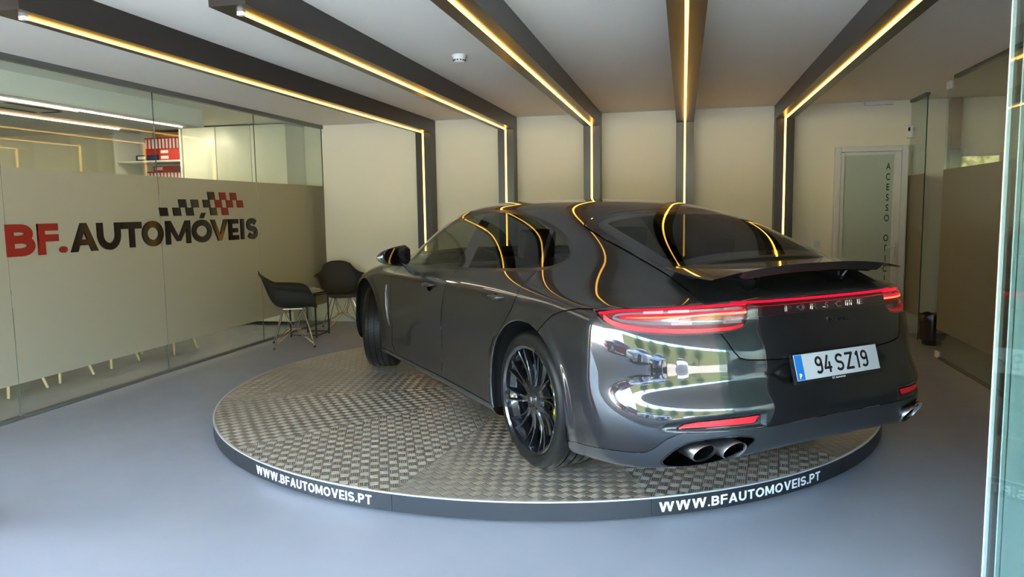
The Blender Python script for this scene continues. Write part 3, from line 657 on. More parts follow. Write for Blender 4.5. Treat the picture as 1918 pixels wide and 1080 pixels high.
    def vid(co, side):
        x = co[0]*side
        key = (round(x, 5), round(co[1], 5), round(co[2], 5))
        if key not in idx: idx[key] = len(verts); verts.append((x, co[1], co[2]))
        return idx[key]
    for side in (-1, 1):
        def face(a, b, c, d):
            f = [vid(p, side) for p in (a, b, c, d)]
            faces.append(f if side > 0 else f[::-1])
        for i in range(M):
            for j in range(6): face(T[i][j], T[i][j+1], T[i+1][j+1], T[i+1][j])
        rows = [per]+L
        for q in range(9):
            for p in range(len(per)-1): face(rows[q][p], rows[q+1][p], rows[q+1][p+1], rows[q][p+1])
    return verts, faces
def car_dense(levels=4):
    v, f = car_control()
    me = bpy.data.meshes.new('c'); me.from_pydata(v, [], f); me.update()
    ob = bpy.data.objects.new('c', me); COL.objects.link(ob)
    md = ob.modifiers.new('s', 'SUBSURF'); md.levels = levels; md.render_levels = levels; md.use_limit_surface = True
    dg = bpy.context.evaluated_depsgraph_get(); m2 = bpy.data.meshes.new_from_object(ob.evaluated_get(dg))
    V = np.empty(len(m2.vertices)*3); m2.vertices.foreach_get('co', V); V = V.reshape(-1, 3)
    m2.calc_loop_triangles()
    F = np.empty(len(m2.loop_triangles)*3, int); m2.loop_triangles.foreach_get('vertices', F); F = F.reshape(-1, 3)
    bpy.data.objects.remove(ob)
    bpy.data.meshes.remove(m2)
    return V, F
def vnormals(V, F):
    fn = np.cross(V[F[:,1]]-V[F[:,0]], V[F[:,2]]-V[F[:,0]])
    N = np.zeros_like(V)
    for k in range(3): np.add.at(N, F[:,k], fn)
    return N/np.maximum(np.linalg.norm(N, axis=1)[:,None], 1e-12)
# ---- cutting tools: every outline is cut into the dense skin as a zero line of a signed field
def poly_sdf(P, poly):
    "negative inside"
    poly = np.asarray(poly, float); A = poly; B = np.roll(poly, -1, 0)
    d = np.full(len(P), 1e9); ins = np.zeros(len(P), bool)
    for a, b in zip(A, B):
        ab = b-a; t = np.clip(((P-a)@ab)/(ab@ab+1e-18), 0, 1)
        d = np.minimum(d, np.hypot(*(P-a-t[:,None]*ab).T))
        c = ((a[1] > P[:,1]) != (b[1] > P[:,1]))
        with np.errstate(divide='ignore', invalid='ignore'):
            ins ^= c & (P[:,0] < (b[0]-a[0])*(P[:,1]-a[1])/(b[1]-a[1]+1e-18)+a[0])
    return np.where(ins, -d, d)
def smooth_poly(p, it=2, closed=True):
    p = np.asarray(p, float)
    for _ in range(it):
        n = np.roll(p, -1, 0)
        q = np.empty((len(p)*2, 2)); q[0::2] = p*.75+n*.25; q[1::2] = p*.25+n*.75
        p = q
    return p
class Skin:
    def __init__(s, V, F):
        s.V = V; s.F = F; s.N = vnormals(V, F)
    def cut(s, fn, tmask=None):
        phi = fn(s.V); phi = np.where(np.abs(phi) < 2e-5, 2e-5, phi)
        pos = phi > 0; pf = pos[s.F]; c = pf.sum(1); cross = (c == 1) | (c == 2)
        if tmask is not None: cross &= tmask(s.V[s.F].mean(1))
        if not cross.any(): return
        T = s.F[cross]; pt = pf[cross]; k = c[cross]
        lone = np.where(k == 1, pt.argmax(1), (~pt).argmax(1)); r = np.arange(len(T))
        a = T[r, lone]; b = T[r, (lone+1) % 3]; d = T[r, (lone+2) % 3]
        E = np.sort(np.concatenate([np.stack([a, b], 1), np.stack([a, d], 1)]), axis=1)
        U, inv = np.unique(E, axis=0, return_inverse=True); inv = inv.ravel()
        t = phi[U[:,0]]/(phi[U[:,0]]-phi[U[:,1]]); t = t[:,None]
        nv = s.V[U[:,0]]*(1-t)+s.V[U[:,1]]*t; nn = s.N[U[:,0]]*(1-t)+s.N[U[:,1]]*t
        nn /= np.linalg.norm(nn, axis=1)[:,None]; base = len(s.V)
        ab = base+inv[:len(T)]; ad = base+inv[len(T):]
        s.V = np.concatenate([s.V, nv]); s.N = np.concatenate([s.N, nn])
        s.F = np.concatenate([s.F[~cross], np.stack([a, ab, ad], 1), np.stack([ab, b, d], 1), np.stack([ab, d, ad], 1)])
    def cen(s): return s.V[s.F].mean(1)
def skin_obj(sk, mask, name, mat, parent, off=0., flip=False, thick=0, mats=None, **k):
    F = sk.F[mask]
    if len(F) == 0: return None
    u, inv = np.unique(F, return_inverse=True); F = inv.reshape(-1, 3); V = sk.V[u]-sk.N[u]*off; N = sk.N[u]
    me = bpy.data.meshes.new(name); me.from_pydata(V.tolist(), [], F.tolist())
    me.polygons.foreach_set('use_smooth', np.ones(len(F), bool)); me.materials.append(mat)
    me.normals_split_custom_set_from_vertices(N.tolist())
    o = bpy.data.objects.new(name, me); link(o); o.parent = parent
    return tag(o, **k)
def boundary_walls(sk, mask, shift):
    "walls round a removed patch plus its shifted floor"
    F = sk.F[mask]; e = np.concatenate([F[:,[0,1]], F[:,[1,2]], F[:,[2,0]]])
    es = np.sort(e, 1); U, idx, cnt = np.unique(es, axis=0, return_index=True, return_counts=True)
    be = e[idx[cnt == 1]]; V = sk.V; sh = shift(V)
    mb = MB(); u, inv = np.unique(F, return_inverse=True)
    mb.add((V[u]+sh[u]).tolist(), inv.reshape(-1, 3).tolist())
    ub, bi = np.unique(be, return_inverse=True); bi = bi.reshape(-1, 2); n = len(ub)
    mb.add(np.concatenate([V[ub], V[ub]+sh[ub]]).tolist(), [(a, b, b+n, a+n) for a, b in bi.tolist()])
    return mb
AX = np.abs
def side(P): return P[:, 1:3]
def plan(P): return np.stack([AX(P[:,0]), P[:,1]], 1)
def rearp(P): return np.stack([AX(P[:,0]), P[:,2]], 1)
def sz(P): return np.stack([AX(P[:,0])+P[:,1]+1.05, P[:,2]], 1)
DLO = [(1.948,.948),(1.345,.971),(.688,1.0),(.287,1.024),(.104,1.038),(-.001,1.053),(-.05,1.078),(-.058,1.102),(-.02,1.133),(.08,1.178),(.202,1.216),(.323,1.248),(.484,1.278),(.667,1.304),(.851,1.321),(1.038,1.329),(1.195,1.323),(1.354,1.306),(1.504,1.274),(1.66,1.226),(1.825,1.16),(1.956,1.089),(2.045,1.03),(2.085,.985),(2.06,.95)]
DLO = smooth_poly(DLO, 1)
MIDL = [(1.196,1.40),(1.10,.985),(1.106,.94),(1.126,.902),(1.147,.847),(1.176,.756),(1.219,.64),(1.25,.5),(1.25,.385),(1.26,.235)]
FD = [(2.09,1.0),(2.20,.93),(2.255,.86),(2.266,.80),(2.263,.456),(2.275,.311),(2.20,.25),(2.15,.235)]
RD = [(.080,1.05),(.108,.994),(.125,.942),(.125,.883),(.161,.807),(.196,.767),(.235,.713),(.46,.55),(.48,.235)]
MIDLOW = MIDL[1:]
FDOOR = FD + MIDLOW[::-1] + [(1.10, 1.0)]
RDOOR = MIDLOW + RD[::-1] + [(.1, 1.06), (1.10, 1.0)]
LAMPTOP = [(-.1,.951),(.3,.951),(.56,.948),(.734,.943),(1.155,.921),(1.404,.899)]
LAMP = LAMPTOP + [(1.372,.871),(1.319,.845),(1.247,.828),(1.161,.818),(1.024,.813),(.868,.812),(.717,.815),(.569,.822),(.50,.832),(.474,.853),(.466,.876),(.2,.880),(-.1,.880)]
TG_REAR = [(-.2,.702),(.29,.694),(.411,.701),(.470,.706),(.500,.714),(.526,.744),(.545,.782),(.567,.817),(.58,.84),(.607,.95),(.607,1.05),(-.2,1.05)]
TG_TOP = [(.607,-1.3),(.607,-.93),(.60,-.87),(.577,-.70),(.578,-.572),(.583,-.43),(.587,-.30),(.587,-.174),(.580,-.027),(.568,.05),(.54,.078),(.48,.066),(.40,.045),(.286,.025),(.103,.008),(-.2,.002),(-.2,-1.3)]
GLASS = [(-.2,-.665),(.543,-.665),(.553,-.542),(.556,-.374),(.556,-.237),(.552,-.121),(.543,-.045),(.52,-.014),(.477,-.014),(.408,-.028),(.31,-.043),(.149,-.058),(-.2,-.068)]
WSH = [(-.2,1.60),(.35,1.585),(.50,1.54),(.575,1.56),(.62,1.75),(.68,2.05),(.725,2.30),(.55,2.44),(-.2,2.50)]
DECK = [(-.2,-.685),(.535,-.685),(.52,-.80),(.47,-.945),(-.2,-.965)]
BUMP = [(-.58,.899),(-.46,.889),(-.346,.864),(-.27,.838),(-.215,.80),(-.175,.755),(0,.3),(0,-.3),(-2,-.3),(-2,.875),(-.7,.875)]
LOWL = ([-.5,0,.35,.66,.80,.847,.91,.976,1.03,1.08,1.263,1.47,1.7],[.436,.434,.427,.421,.418,.411,.385,.344,.318,.309,.292,.271,.255])
EXH = smooth_poly([(.800,.272),(.788,.312),(.752,.362),(.694,.388),(.589,.398),(.50,.392),(.455,.378),(.50,.340),(.60,.285),(.66,.262),(.76,.258)], 1)
REFL = [(.762,.434),(.742,.452),(.70,.462),(.60,.471),(.446,.478),(.466,.449),(.60,.445),(.70,.440)]
ARCH_R = .425
def arch_d(P): 
    z = P[:,2]-.357
    return np.minimum(np.hypot(P[:,1], z), np.hypot(P[:,1]-2.93, z))-ARCH_R
def far_out(P): return AX(P[:,0]) > .62
def car_skin():
    V, F = car_dense(4)
    # flared arch lips
    d = arch_d(V); side_m = np.clip((AX(V[:,0])-.80)/.08, 0, 1)
    t = np.clip(1-d/.07, 0, 1)*(d > -.06)
    V[:,0] += np.sign(V[:,0])*.013*side_m*t*t*(3-2*t)
    # recess round the number plate
    sd = poly_sdf(rearp(V), [(-.5,.69),(.285,.695),(.385,.64),(.30,.588),(-.5,.588)])
    t = np.clip(-sd/.03, 0, 1)*(V[:,1] < -.9); V[:,1] += .016*t*t*(3-2*t)
    # shelf that carries the reflectors
    sd = poly_sdf(rearp(V), [(.42,.428),(.415,.500),(.60,.494),(.70,.483),(.80,.455),(.83,.418),(.70,.420)])
    t = np.clip(-sd/.018, 0, 1)*(V[:,1] < -.8); V[:,1] += .011*t*t*(3-2*t)
    return Skin(V, F)
def build_car():
    root = empty('car', CAR_LOC, CAR_YAW, label='dark grey four-door fastback car with raised rear spoiler on the round turntable', cat='car')
    paint, nt, b = new_mat('grey_paint')
    b.inputs['Base Color'].default_value = (.0095, .0095, .0105, 1); b.inputs['Metallic'].default_value = .2; b.inputs['Specular IOR Level'].default_value = .08; b.inputs['Roughness'].default_value = .34
    b.inputs['Coat Weight'].default_value = 1; b.inputs['Coat Roughness'].default_value = .006; b.inputs['Coat IOR'].default_value = 1.5
    satin = pm('satin_grey', (.022, .024, .028), .34, .3, .35, .25)
    black = pm('gloss_black', (.006, .006, .007), .06, 0, .6)
    matte = pm('matte_black', (.006, .006, .006), .7)
    trim = pm('black_trim', (.01, .01, .011), .22)
    steel = pm('brushed_steel', (.62, .61, .60), .3, 1)
    gap = pm('gap_black', (.001, .001, .001), 1, spec=0)
    wglass = glass_mat('tinted_glass', (.52, .56, .52), 1.55); rglass = glass_mat('privacy_glass', (.30, .33, .31), 1.6); bglass = glass_mat('rear_glass', (.14, .15, .14), 1.65)
    sk = car_skin()
    upper = lambda C: (C[:,2] > .86) & (C[:,1] < 2.3) & (C[:,1] > -.3) & (AX(C[:,0]) > .5)
    rear = lambda C: C[:,1] < -.55
    back = lambda C: (C[:,1] < -.35)
    fDLO = lambda P: poly_sdf(side(P), DLO)
    sk.cut(lambda P: fDLO(P), upper); sk.cut(lambda P: fDLO(P)-.017, upper)
    bp = lambda P: poly_sdf(side(P), [(1.200,1.36),(1.127,.94),(.938,.94),(1.062,1.36)])
    sk.cut(bp, upper)
    qd = lambda P: poly_sdf(side(P), [(.338,1.30),(.085,1.0),(.050,1.0),(.303,1.30)])
    sk.cut(qd, upper)
    flank = lambda C: (AX(C[:,0]) > .75) & (C[:,2] < 1.06)
    W = .0028
    fF = lambda P: poly_sdf(side(P), FDOOR); fR = lambda P: poly_sdf(side(P), RDOOR)
    for f in (fF, fR):
        sk.cut(lambda P: f(P)-W, flank); sk.cut(lambda P: f(P)+W, flank)
    fA = lambda P: np.where(far_out(P), arch_d(P), 1.)
    sk.cut(fA, lambda C: AX(C[:,0]) > .65)
    fB = lambda P: poly_sdf(side(P), BUMP)
    bz = lambda C: (C[:,1] < -.12) & (C[:,1] > -.64) & (AX(C[:,0]) > .86) & (C[:,2] > .7)
    sk.cut(lambda P: fB(P)-W, bz); sk.cut(lambda P: fB(P)+W, bz)
    fL = lambda P: poly_sdf(sz(P), LAMP)
    sk.cut(fL, lambda C: back(C) & (C[:,2] < .965) & (C[:,2] > .78)); sk.cut(lambda P: fL(P)+.007, lambda C: back(C) & (C[:,2] < .965) & (C[:,2] > .78))
    fS = lambda P: sz(P)[:,0]-.47
    sk.cut(fS, lambda C: (C[:,1] < -.9) & (C[:,2] < .96) & (C[:,2] > .80))
    fT = lambda P: poly_sdf(rearp(P), TG_REAR)
    tz = lambda C: (C[:,1] < -.75) & (C[:,2] < .951)
    sk.cut(lambda P: fT(P)-.003, tz); sk.cut(lambda P: fT(P)+.003, tz)
    fP = lambda P: poly_sdf(plan(P), TG_TOP)
    pz = lambda C: (C[:,2] > .945) & (C[:,1] < .3)
    sk.cut(lambda P: fP(P)-.004, pz); sk.cut(lambda P: fP(P)+.004, pz)
    fG = lambda P: poly_sdf(plan(P), GLASS); gz = lambda C: (C[:,2] > .97) & (C[:,1] < .3)
    sk.cut(fG, gz); sk.cut(lambda P: fG(P)+.05, gz)
    fW = lambda P: poly_sdf(plan(P), WSH); wz = lambda C: (C[:,2] > .93) & (C[:,1] > 1.3)
    sk.cut(fW, wz)
    fD = lambda P: poly_sdf(plan(P), DECK); sk.cut(fD, lambda C: (C[:,2] > .955) & (C[:,1] < -.5))
    fLow = lambda P: P[:,2]-np.interp(sz(P)[:,0], *LOWL); lz = lambda C: (C[:,1] < -.40) & (C[:,2] < .5)
    sk.cut(lambda P: fLow(P)-.0015, lz); sk.cut(lambda P: fLow(P)+.0015, lz)
    fE = lambda P: poly_sdf(rearp(P), EXH); sk.cut(fE, lambda C: C[:,1] < -.8); sk.cut(lambda P: fE(P)-.008, lambda C: C[:,1] < -.8)
    fRe = lambda P: poly_sdf(rearp(P), REFL); sk.cut(fRe, lambda C: C[:,1] < -.85); sk.cut(lambda P: fRe(P)-.004, lambda C: C[:,1] < -.85)
    sill = lambda P: P[:,2]-.236; slz = lambda C: (C[:,1] > .3) & (C[:,1] < 2.6) & (AX(C[:,0]) > .8)
    sk.cut(lambda P: sill(P)-.003, slz); sk.cut(lambda P: sill(P)+.003, slz)
    C = sk.cen(); left = C[:,0] < 0
    free = np.ones(len(C), bool)
    def take(m):
        nonlocal free
        m = m & free; free = free & ~m; return m
    take(fA(C) < 0)
    und = take(sk.cen()[:,2] < -1)
    up = upper(C)
    glass = up & (fDLO(C) < 0) & (bp(C) > 0) & (qd(C) > 0)
    g = take(glass); dl = up & (fDLO(C) < 0); pil = take(dl & (bp(C) < 0)); qdv = take(dl); tr = take(up & (fDLO(C) < .017))
    exh = take((C[:,1] < -.8) & (fE(C) < 0)); exr = take((C[:,1] < -.8) & (fE(C) < .008))
    ref = take((C[:,1] < -.85) & (fRe(C) < 0)); refg = take((C[:,1] < -.85) & (fRe(C) < .004))
    lm = back(C) & (C[:,2] < .965) & (C[:,2] > .78) & (fL(C) < 0)
    lamp_edge = take(lm & (fL(C) > -.007)); band = take(lm & (fS(C) < 0)); lamp = take(lm)
    isf = fl_ = flank(C)
    seam = (isf & ((AX(fF(C)) < W) | (AX(fR(C)) < W))) | (bz(C) & (AX(fB(C)) < W)) | (tz(C) & (AX(fT(C)) < .003)) | (pz(C) & (AX(fP(C)) < .004)) | (lz(C) & (AX(fLow(C)) < .0015)) | (slz(C) & (AX(sill(C)) < .003))
    seam = take(seam)
    deck = take((C[:,2] > .955) & (C[:,1] < -.5) & (fD(C) < 0))
    rg = take(gz(C) & (fG(C) < -.05)); rgb = take(gz(C) & (fG(C) < 0))
    ws = take(wz(C) & (fW(C) < 0))
    fd = take(isf & (fF(C) < 0)); rd = take(isf & (fR(C) < 0))
    low = take((C[:,1] < -.40) & (C[:,2] < .5) & (fLow(C) < 0))
    sk_sill = take((C[:,1] > .3) & (C[:,1] < 2.6) & (C[:,2] < .236) & (AX(C[:,0]) > .75))
    under = take((C[:,2] < .2) & (AX(C[:,0]) < .84) & (C[:,1] > -.9))
    tg = take(((tz(C)) & (fT(C) < 0)) | (pz(C) & (fP(C) < 0)))
    bm_ = take((C[:,1] < -.10) & (fB(C) < 0) & (C[:,2] < .90))
    skin_obj(sk, free, 'body_shell', paint, root)
    skin_obj(sk, seam, 'panel_gap', gap, root, off=.004)
    skin_obj(sk, under, 'underbody', matte, root)
    bumper = skin_obj(sk, bm_, 'rear_bumper', paint, root)
    skin_obj(sk, low, 'rear_diffuser', satin, root); 
    for m_ in (left, ~left): skin_obj(sk, exr & m_, 'exhaust_surround', trim, root)
    for s_, m in ((-1, left), (1, ~left)):
        nm = 'left' if s_ < 0 else 'right'
        d1 = skin_obj(sk, fd & m, 'front_door', paint, root); d2 = skin_obj(sk, rd & m, 'rear_door', paint, root)
        yb = C[:,1]; midy = 1.06
        skin_obj(sk, g & m & (yb > midy), 'front_side_window', wglass, d1)
        skin_obj(sk, g & m & (yb < midy) & (fR(C) < .6) & ((C[:,2]-1.0) < (yb-.05)*.25/.22*1.0+.0), 'rear_side_window', rglass, d2)
        skin_obj(sk, g & m & (yb < midy) & ~((C[:,2]-1.0) < (yb-.05)*.25/.22), 'quarter_window', rglass, root)
        skin_obj(sk, pil & m, 'window_pillar', black, root); skin_obj(sk, qdv & m, 'window_divider', black, root); skin_obj(sk, tr & m, 'window_surround', trim, root)
        skin_obj(sk, sk_sill & m, 'side_skirt', satin, root)
        for y0, k in ((.42, d2), (1.47, d1)):   # pull handles
            h = MB(); pts = []; n = 14
            for i in range(n+1):
                t = i/n; y = y0+.03-(.19*t)+.0; pts.append((s_*(.948+.030*math.sin(math.pi*min(1, max(0, t)))**.5), y, .842+.018*(y0 < 1)+.012*t))
            h.tube(pts, [.005+.011*math.sin(math.pi*i/n)**.5 for i in range(n+1)], 10)
            o = h.build('door_handle', paint, k)
            c = MB(); c.lathe([(0,.0),(.030,.0),(.034,.003)], 24, Matrix.Translation((s_*.9475, y0-.055, .832+.02*(y0 < 1))) @ Matrix.Diagonal((.35, 1.25, .9, 1)) @ Matrix.Rotation(R(90)*s_, 4, 'Y')); c.build('handle_recess', gap, k)
    skin_obj(sk, ws, 'windscreen', wglass, root)
    tgo = skin_obj(sk, tg, 'tailgate', paint, root)
    skin_obj(sk, rg, 'rear_window', bglass, tgo); skin_obj(sk, rgb, 'rear_window_border', black, tgo)
    # spoiler bay, exhaust recesses
    boundary_walls(sk, deck, lambda V: np.stack([V[:,0]*0, V[:,1]*0, V[:,0]*0-.055], 1)).build('spoiler_bay', matte, tgo)
    for m_ in (left, ~left): boundary_walls(sk, exh & m_, lambda V: np.stack([V[:,0]*0, V[:,1]*0+.11, V[:,0]*0], 1)).build('exhaust_recess', gap, root)
    # ---- lamps
    red_dark = pm('lamp_backing', (.16, .002, .006), .15, 0, .5); glow = emit_mat('red_glow', (1, .006, .035), .20); core = emit_mat('amber_glow', (1, .22, .06), .38)
    redlens = pm('red_lens', (.50, .003, .015), .3, 0, 0, emit=(1, .0, .02), es=.03)
    clear = pm('pale_reflector', (.26, .23, .23), .25, .4, .5); smoke = pm('smoked_lens', (.02, .008, .009), .05, 0, 1)
    lens = glass_mat('clear_lens', (.90, .84, .84), 1.5); grey_l = pm('grey_lamp_insert', (.10, .11, .11), .2, .5, .5)
    for m_ in (left, ~left): skin_obj(sk, lamp_edge & m_, 'lamp_frame', smoke, root)
    dense = sk  # surface lookup
    Cc = dense.V; sel = (Cc[:,0] < 0) & (Cc[:,1] < -.3) & (Cc[:,2] > .3) & (Cc[:,2] < .98)
    SP = sz(Cc[sel]); SV = Cc[sel]; SN = dense.N[sel]
    def onskin(s_, z_, off=0., side_=-1):
        d = ((SP[:,0]-s_)**2+((SP[:,1]-z_)*2)**2); i = np.argpartition(d, 24)[:24]; w = np.exp(-d[i]/(.012**2))+1e-6
        A = np.column_stack([np.ones(24), SP[i,0]-s_, SP[i,1]-z_])*w[:,None]; so_, *_ = np.linalg.lstsq(A, np.column_stack([SV[i], SN[i]])*w[:,None], rcond=None)
        p = so_[0,:3]; n = so_[0,3:]; n /= np.linalg.norm(n)
        p = p-n*off; return Vector((p[0]*(-side_), p[1], p[2]))
    def strip(name, mat, line, hw, off, side_, parent, thick=.006):
        "ribbon along (s,z) line, half height hw(t)"
        mb = MB(); n = 44; line = np.asarray(line, float); L = np.concatenate([[0], np.cumsum(np.hypot(*np.diff(line, axis=0).T))])
        vs = []; 
        for i in range(n+1):
            t = L[-1]*i/n; s0 = np.interp(t, L, line[:,0]); z0 = np.interp(t, L, line[:,1]); h = hw if not callable(hw) else hw(i/n)
            p = onskin(s0, z0, off, side_)
            q = onskin(s0, z0, off+thick, side_)
            vs += [p+Vector((0,0,h)), p-Vector((0,0,h)), q-Vector((0,0,h)), q+Vector((0,0,h))]
        fs = []
        for i in range(n):
            a = 4*i
            for j in range(4): fs.append((a+j, a+(j+1) % 4, a+4+(j+1) % 4, a+4+j))
        fs += [(0,1,2,3), (4*n+3, 4*n+2, 4*n+1, 4*n)]
        mb.add(vs, fs); return mb.build(name, mat, parent)
    topl = lambda s_: float(np.interp(s_, [p[0] for p in LAMPTOP], [p[1] for p in LAMPTOP]))
    for s_, m in ((-1, left), (1, ~left)):
        backo = skin_obj(sk, lamp & m, 'tail_lamp', red_dark, root, off=.020)
        skin_obj(sk, lamp & m, 'lens', lens, backo, off=0.)
        ss = np.linspace(.475, 1.36, 24)
        strip('light_bar', glow, [(x, topl(x)-.011-.004*(x > 1.3)) for x in ss], .0042, .004, s_, backo)
        mid = [(.475,.905),(.70,.899),(.95,.889),(1.15,.881),(1.22,.879)]
        strip('light_bar', glow, mid, lambda t: .0105*min(1, (1.02-t)*9)**.5, .008, s_, backo)
        strip('light_core', core, [(a, b-.004) for a, b in mid[:4]]+[(1.18,.877)], lambda t: .0035*min(1, (1.02-t)*6), .004, s_, backo)
        lowr = [(.49,.842),(.56,.834),(.70,.829),(.90,.827),(1.08,.830),(1.20,.838),(1.28,.853),(1.325,.872)]
        strip('light_bar', redlens, lowr, .0115, .004, s_, backo)
        strip('lamp_insert', grey_l, [(.49,.921),(.8,.914),(1.05,.902),(1.20,.893),(1.27,.883),(1.27,.872),(1.20,.862),(1.05,.858),(.80,.860),(.55,.864)], .0055, .012, s_, backo)
        for a, b_, z0, z1 in ((.50,.60,.921,.919),(.80,.92,.913,.909),(.95,1.07,.908,.902),(.50,.60,.864,.863),(.78,.90,.861,.859)):
            strip('pale_reflector', clear, [(a, z0), (b_, z1)], .006, .006, s_, backo)
    bandb = skin_obj(sk, band, 'light_band', smoke, tgo, off=.004)
    def rear_y(x, z, _c={}):
        k = round(z, 3)
        if k not in _c:
            q_ = (AX(Cc[:,0]) < .56) & (AX(Cc[:,2]-z) < .008) & (Cc[:,1] < -.9); _c[k] = np.polyfit(Cc[q_,0]**2, Cc[q_,1], 3)
        return float(np.polyval(_c[k], x*x))
    mb = MB(); n = 60; vs = []; fs = []
    for i in range(n+1):
        x = -.50+1.0*i/n; y = rear_y(x, .94)
        for dz, dy in ((.0042, -.004), (-.0042, -.005), (-.0042, .004), (.0042, .004)): vs.append((x, y+dy, .940+dz))
    for i in range(n):
        for j in range(4): fs.append((4*i+j, 4*i+(j+1) % 4, 4*i+4+(j+1) % 4, 4*i+4+j))
    mb.add(vs, fs); mb.build('light_bar', glow, tgo)
    mb = MB(); vs = []
    for i in range(n+1):
        x = -.47+.94*i/n; y = rear_y(x, .925)
        for dz, dy in ((.0011, -.001), (-.0011, -.001), (-.0011, .003), (.0011, .003)): vs.append((x, y+dy, .921+dz))
    mb.add(vs, fs); mb.build('light_line', emit_mat('dim_red', (1, .01, .03), .07), tgo)
    def rear_text(s, size, xc, zc, mat, name, bold=0, sx=1, space=1.0, parent=None, proud=.003, depth=.003):
        vs, fs = text_mesh(s, size, depth, bold, sx, 'CENTER', space); hh = size*.35; k_ = rear_y(.0, zc+.012)-rear_y(0, zc-.012)
        out = [Vector((xc+v.x, rear_y(xc+v.x, zc)+(v.y-hh)*k_/.024-proud-v.z, zc+v.y-hh)) for v in vs]
        mb = MB(); mb.add(out, fs); return mb.build(name, mat, parent or tgo, smooth=0)
    chrome = pm('chrome', (.85, .86, .88), .08, 1)
    for i_, ch_ in enumerate('PORSCHE'): rear_text(ch_, .036, -.222+.0765*i_, .903, chrome, 'badge_letter', .0, 1.55, 1, proud=-.001)
    rear_text('Panamera', .030, .07, .840, black, 'model_lettering', .0002, 1.15, 1.0, proud=.001)
    # reflectors
    for s_, m in ((-1, left), (1, ~left)):
        rr = skin_obj(sk, ref & m, 'reflector', pm('reflector_red', (.55, .002, .012), .35, 0, 0, emit=(1, .0, .02), es=.012), bumper, off=-.001)  # faint glow painted in for light the reflector throws back
    for m_ in (left, ~left): skin_obj(sk, refg & m_, 'reflector_frame', gap, bumper, off=.003)
    # exhaust pipes
    pipe_black = pm('pipe_black', (.004, .004, .004), 1, spec=0)  # near-black for the inner wall and end disc of each pipe
    for s_ in (-1, 1):
        for x, z, y_ in ((.668, .328, -1.022), (.557, .337, -1.078)):
            M = Matrix.Translation((s_*x, y_, z)) @ Matrix.Rotation(R(8)*s_, 4, 'Z')
            e = MB(); n = 40; prof = [(1.0, 0, 0), (1.0, .20, 0), (.88, .20, 1), (.90, .012, 1), (.97, -.004, 0)]
            vs = []
            for i in range(n):
                a = 2*math.pi*i/n; cx = math.cos(a); cz = math.sin(a)
                for r_, y, _ in prof:
                    sl = .030*cz if y < .1 else 0   # slash cut: upper lip further back
                    vs.append(M @ Vector((cx*r_*.054, y-sl*1.0+.0, cz*r_*.045)))
            k = len(prof)
            e.add(vs, [((i*k+j), ((i+1) % n)*k+j, ((i+1) % n)*k+(j+1) % k, i*k+(j+1) % k) for i in range(n) for j in range(k)])
            e.m = [1 if q_ % k in (2,) else 0 for q_ in range(n*k)]
            p = e.build('exhaust_pipe', [steel, pipe_black], root)
            c = MB(); c.add([M @ Vector((math.cos(2*math.pi*i/n)*.047, .13, math.sin(2*math.pi*i/n)*.039)) for i in range(n)], [tuple(range(n))]); c.build('pipe_inner', pipe_black, p, smooth=0)
    # number plate (leans back at the top)
    pl = bpy.data.objects.new('number_plate', None)
    M = Matrix.Translation((0, -1.112, .657)) @ Matrix.Rotation(R(90-16), 4, 'X')
    fr = MB(); fr.prism([(-.264,-.070),(.264,-.070),(.268,-.066),(.268,.056),(.264,.060),(-.264,.060),(-.268,.056),(-.268,-.066)], -.012, .004, M); pf = fr.build('number_plate', trim, root)
    w = MB(); w.prism([(-.260,-.055),(.260,-.055),(.260,.055),(-.260,.055)], .004, .0055, M); w.build('plate_face', pm('plate_white', (.40, .415, .43), .3), pf)
    w = MB(); w.prism([(-.258,-.053),(-.214,-.053),(-.214,.053),(-.258,.053)], .0055, .0062, M); w.build('blue_band', pm('plate_blue', (.012, .13, .40), .35), pf)
    def ptext(s, size, x, y, mat, name, bold, sx, sp=1):
        vs, fs = text_mesh(s, size, .0008, bold, sx, 'LEFT', sp); t = MB(); t.add([M @ Vector((x+v.x, y+v.y, .0064+v.z)) for v in vs], fs); t.build(name, mat, pf, smooth=0)
    ink = pm('plate_ink', (.01, .01, .012), .4)
    for ch, x, w_ in (('9',-.142,.044),('4',-.089,.047),('S',-.016,.050),('Z',.047,.050),('1',.112,.028),('9',.147,.044)):
        vs, fs = glyph_mesh(stroke_glyph(ch, w_, .076, .0115), .0008); MB().add([M @ Vector((x+v.x, -.038+v.y, .0056+v.z)) for v in vs], fs).build('plate_character', ink, pf, smooth=0)
    ptext('P', .030, -.245, -.046, pm('plate_letter_white', (.85,.88,.9), .4), 'plate_character', .0004, .9)
    ptext('B.F. Automóveis', .0125, -.055, -.0665, pm('frame_letter_grey', (.5,.5,.5), .4), 'plate_character', .0001, 1)
    # spoiler blade on two struts
    nx, ny = 40, 14; vs = []; fs = []
    def blade(u, v):
        x = -.592+1.184*u; ax = abs(x)/.592
        yf = -.690+.035*ax**3; yr = -1.003+.022*ax**4
        zr = 1.090-.046*ax**2.6; zf = 1.087-.014*ax**2
        y = yf+(yr-yf)*v; z = zf+(zr-zf)*v-.014*math.sin(math.pi*v)*0+.012*(v**2-v)
        return Vector((x, y, z))
    def thick(x, v):
        ax = abs(x); c = .046 if ax < .43 else max(.007, .046-(ax-.43)*1.2)
        return c*(.25+.75*math.sin(math.pi*min(1, v*.62))) if v < .92 else c*.82
    for i in range(nx+1):
        for j in range(ny+1): vs.append(blade(i/nx, j/ny))
    for i in range(nx+1):
        for j in range(ny+1):
            p = blade(i/nx, j/ny); p.z -= thick(p.x, j/ny); p.y += .02*(j/ny); vs.append(p)
    n0 = (nx+1)*(ny+1); id_ = lambda i, j: i*(ny+1)+j
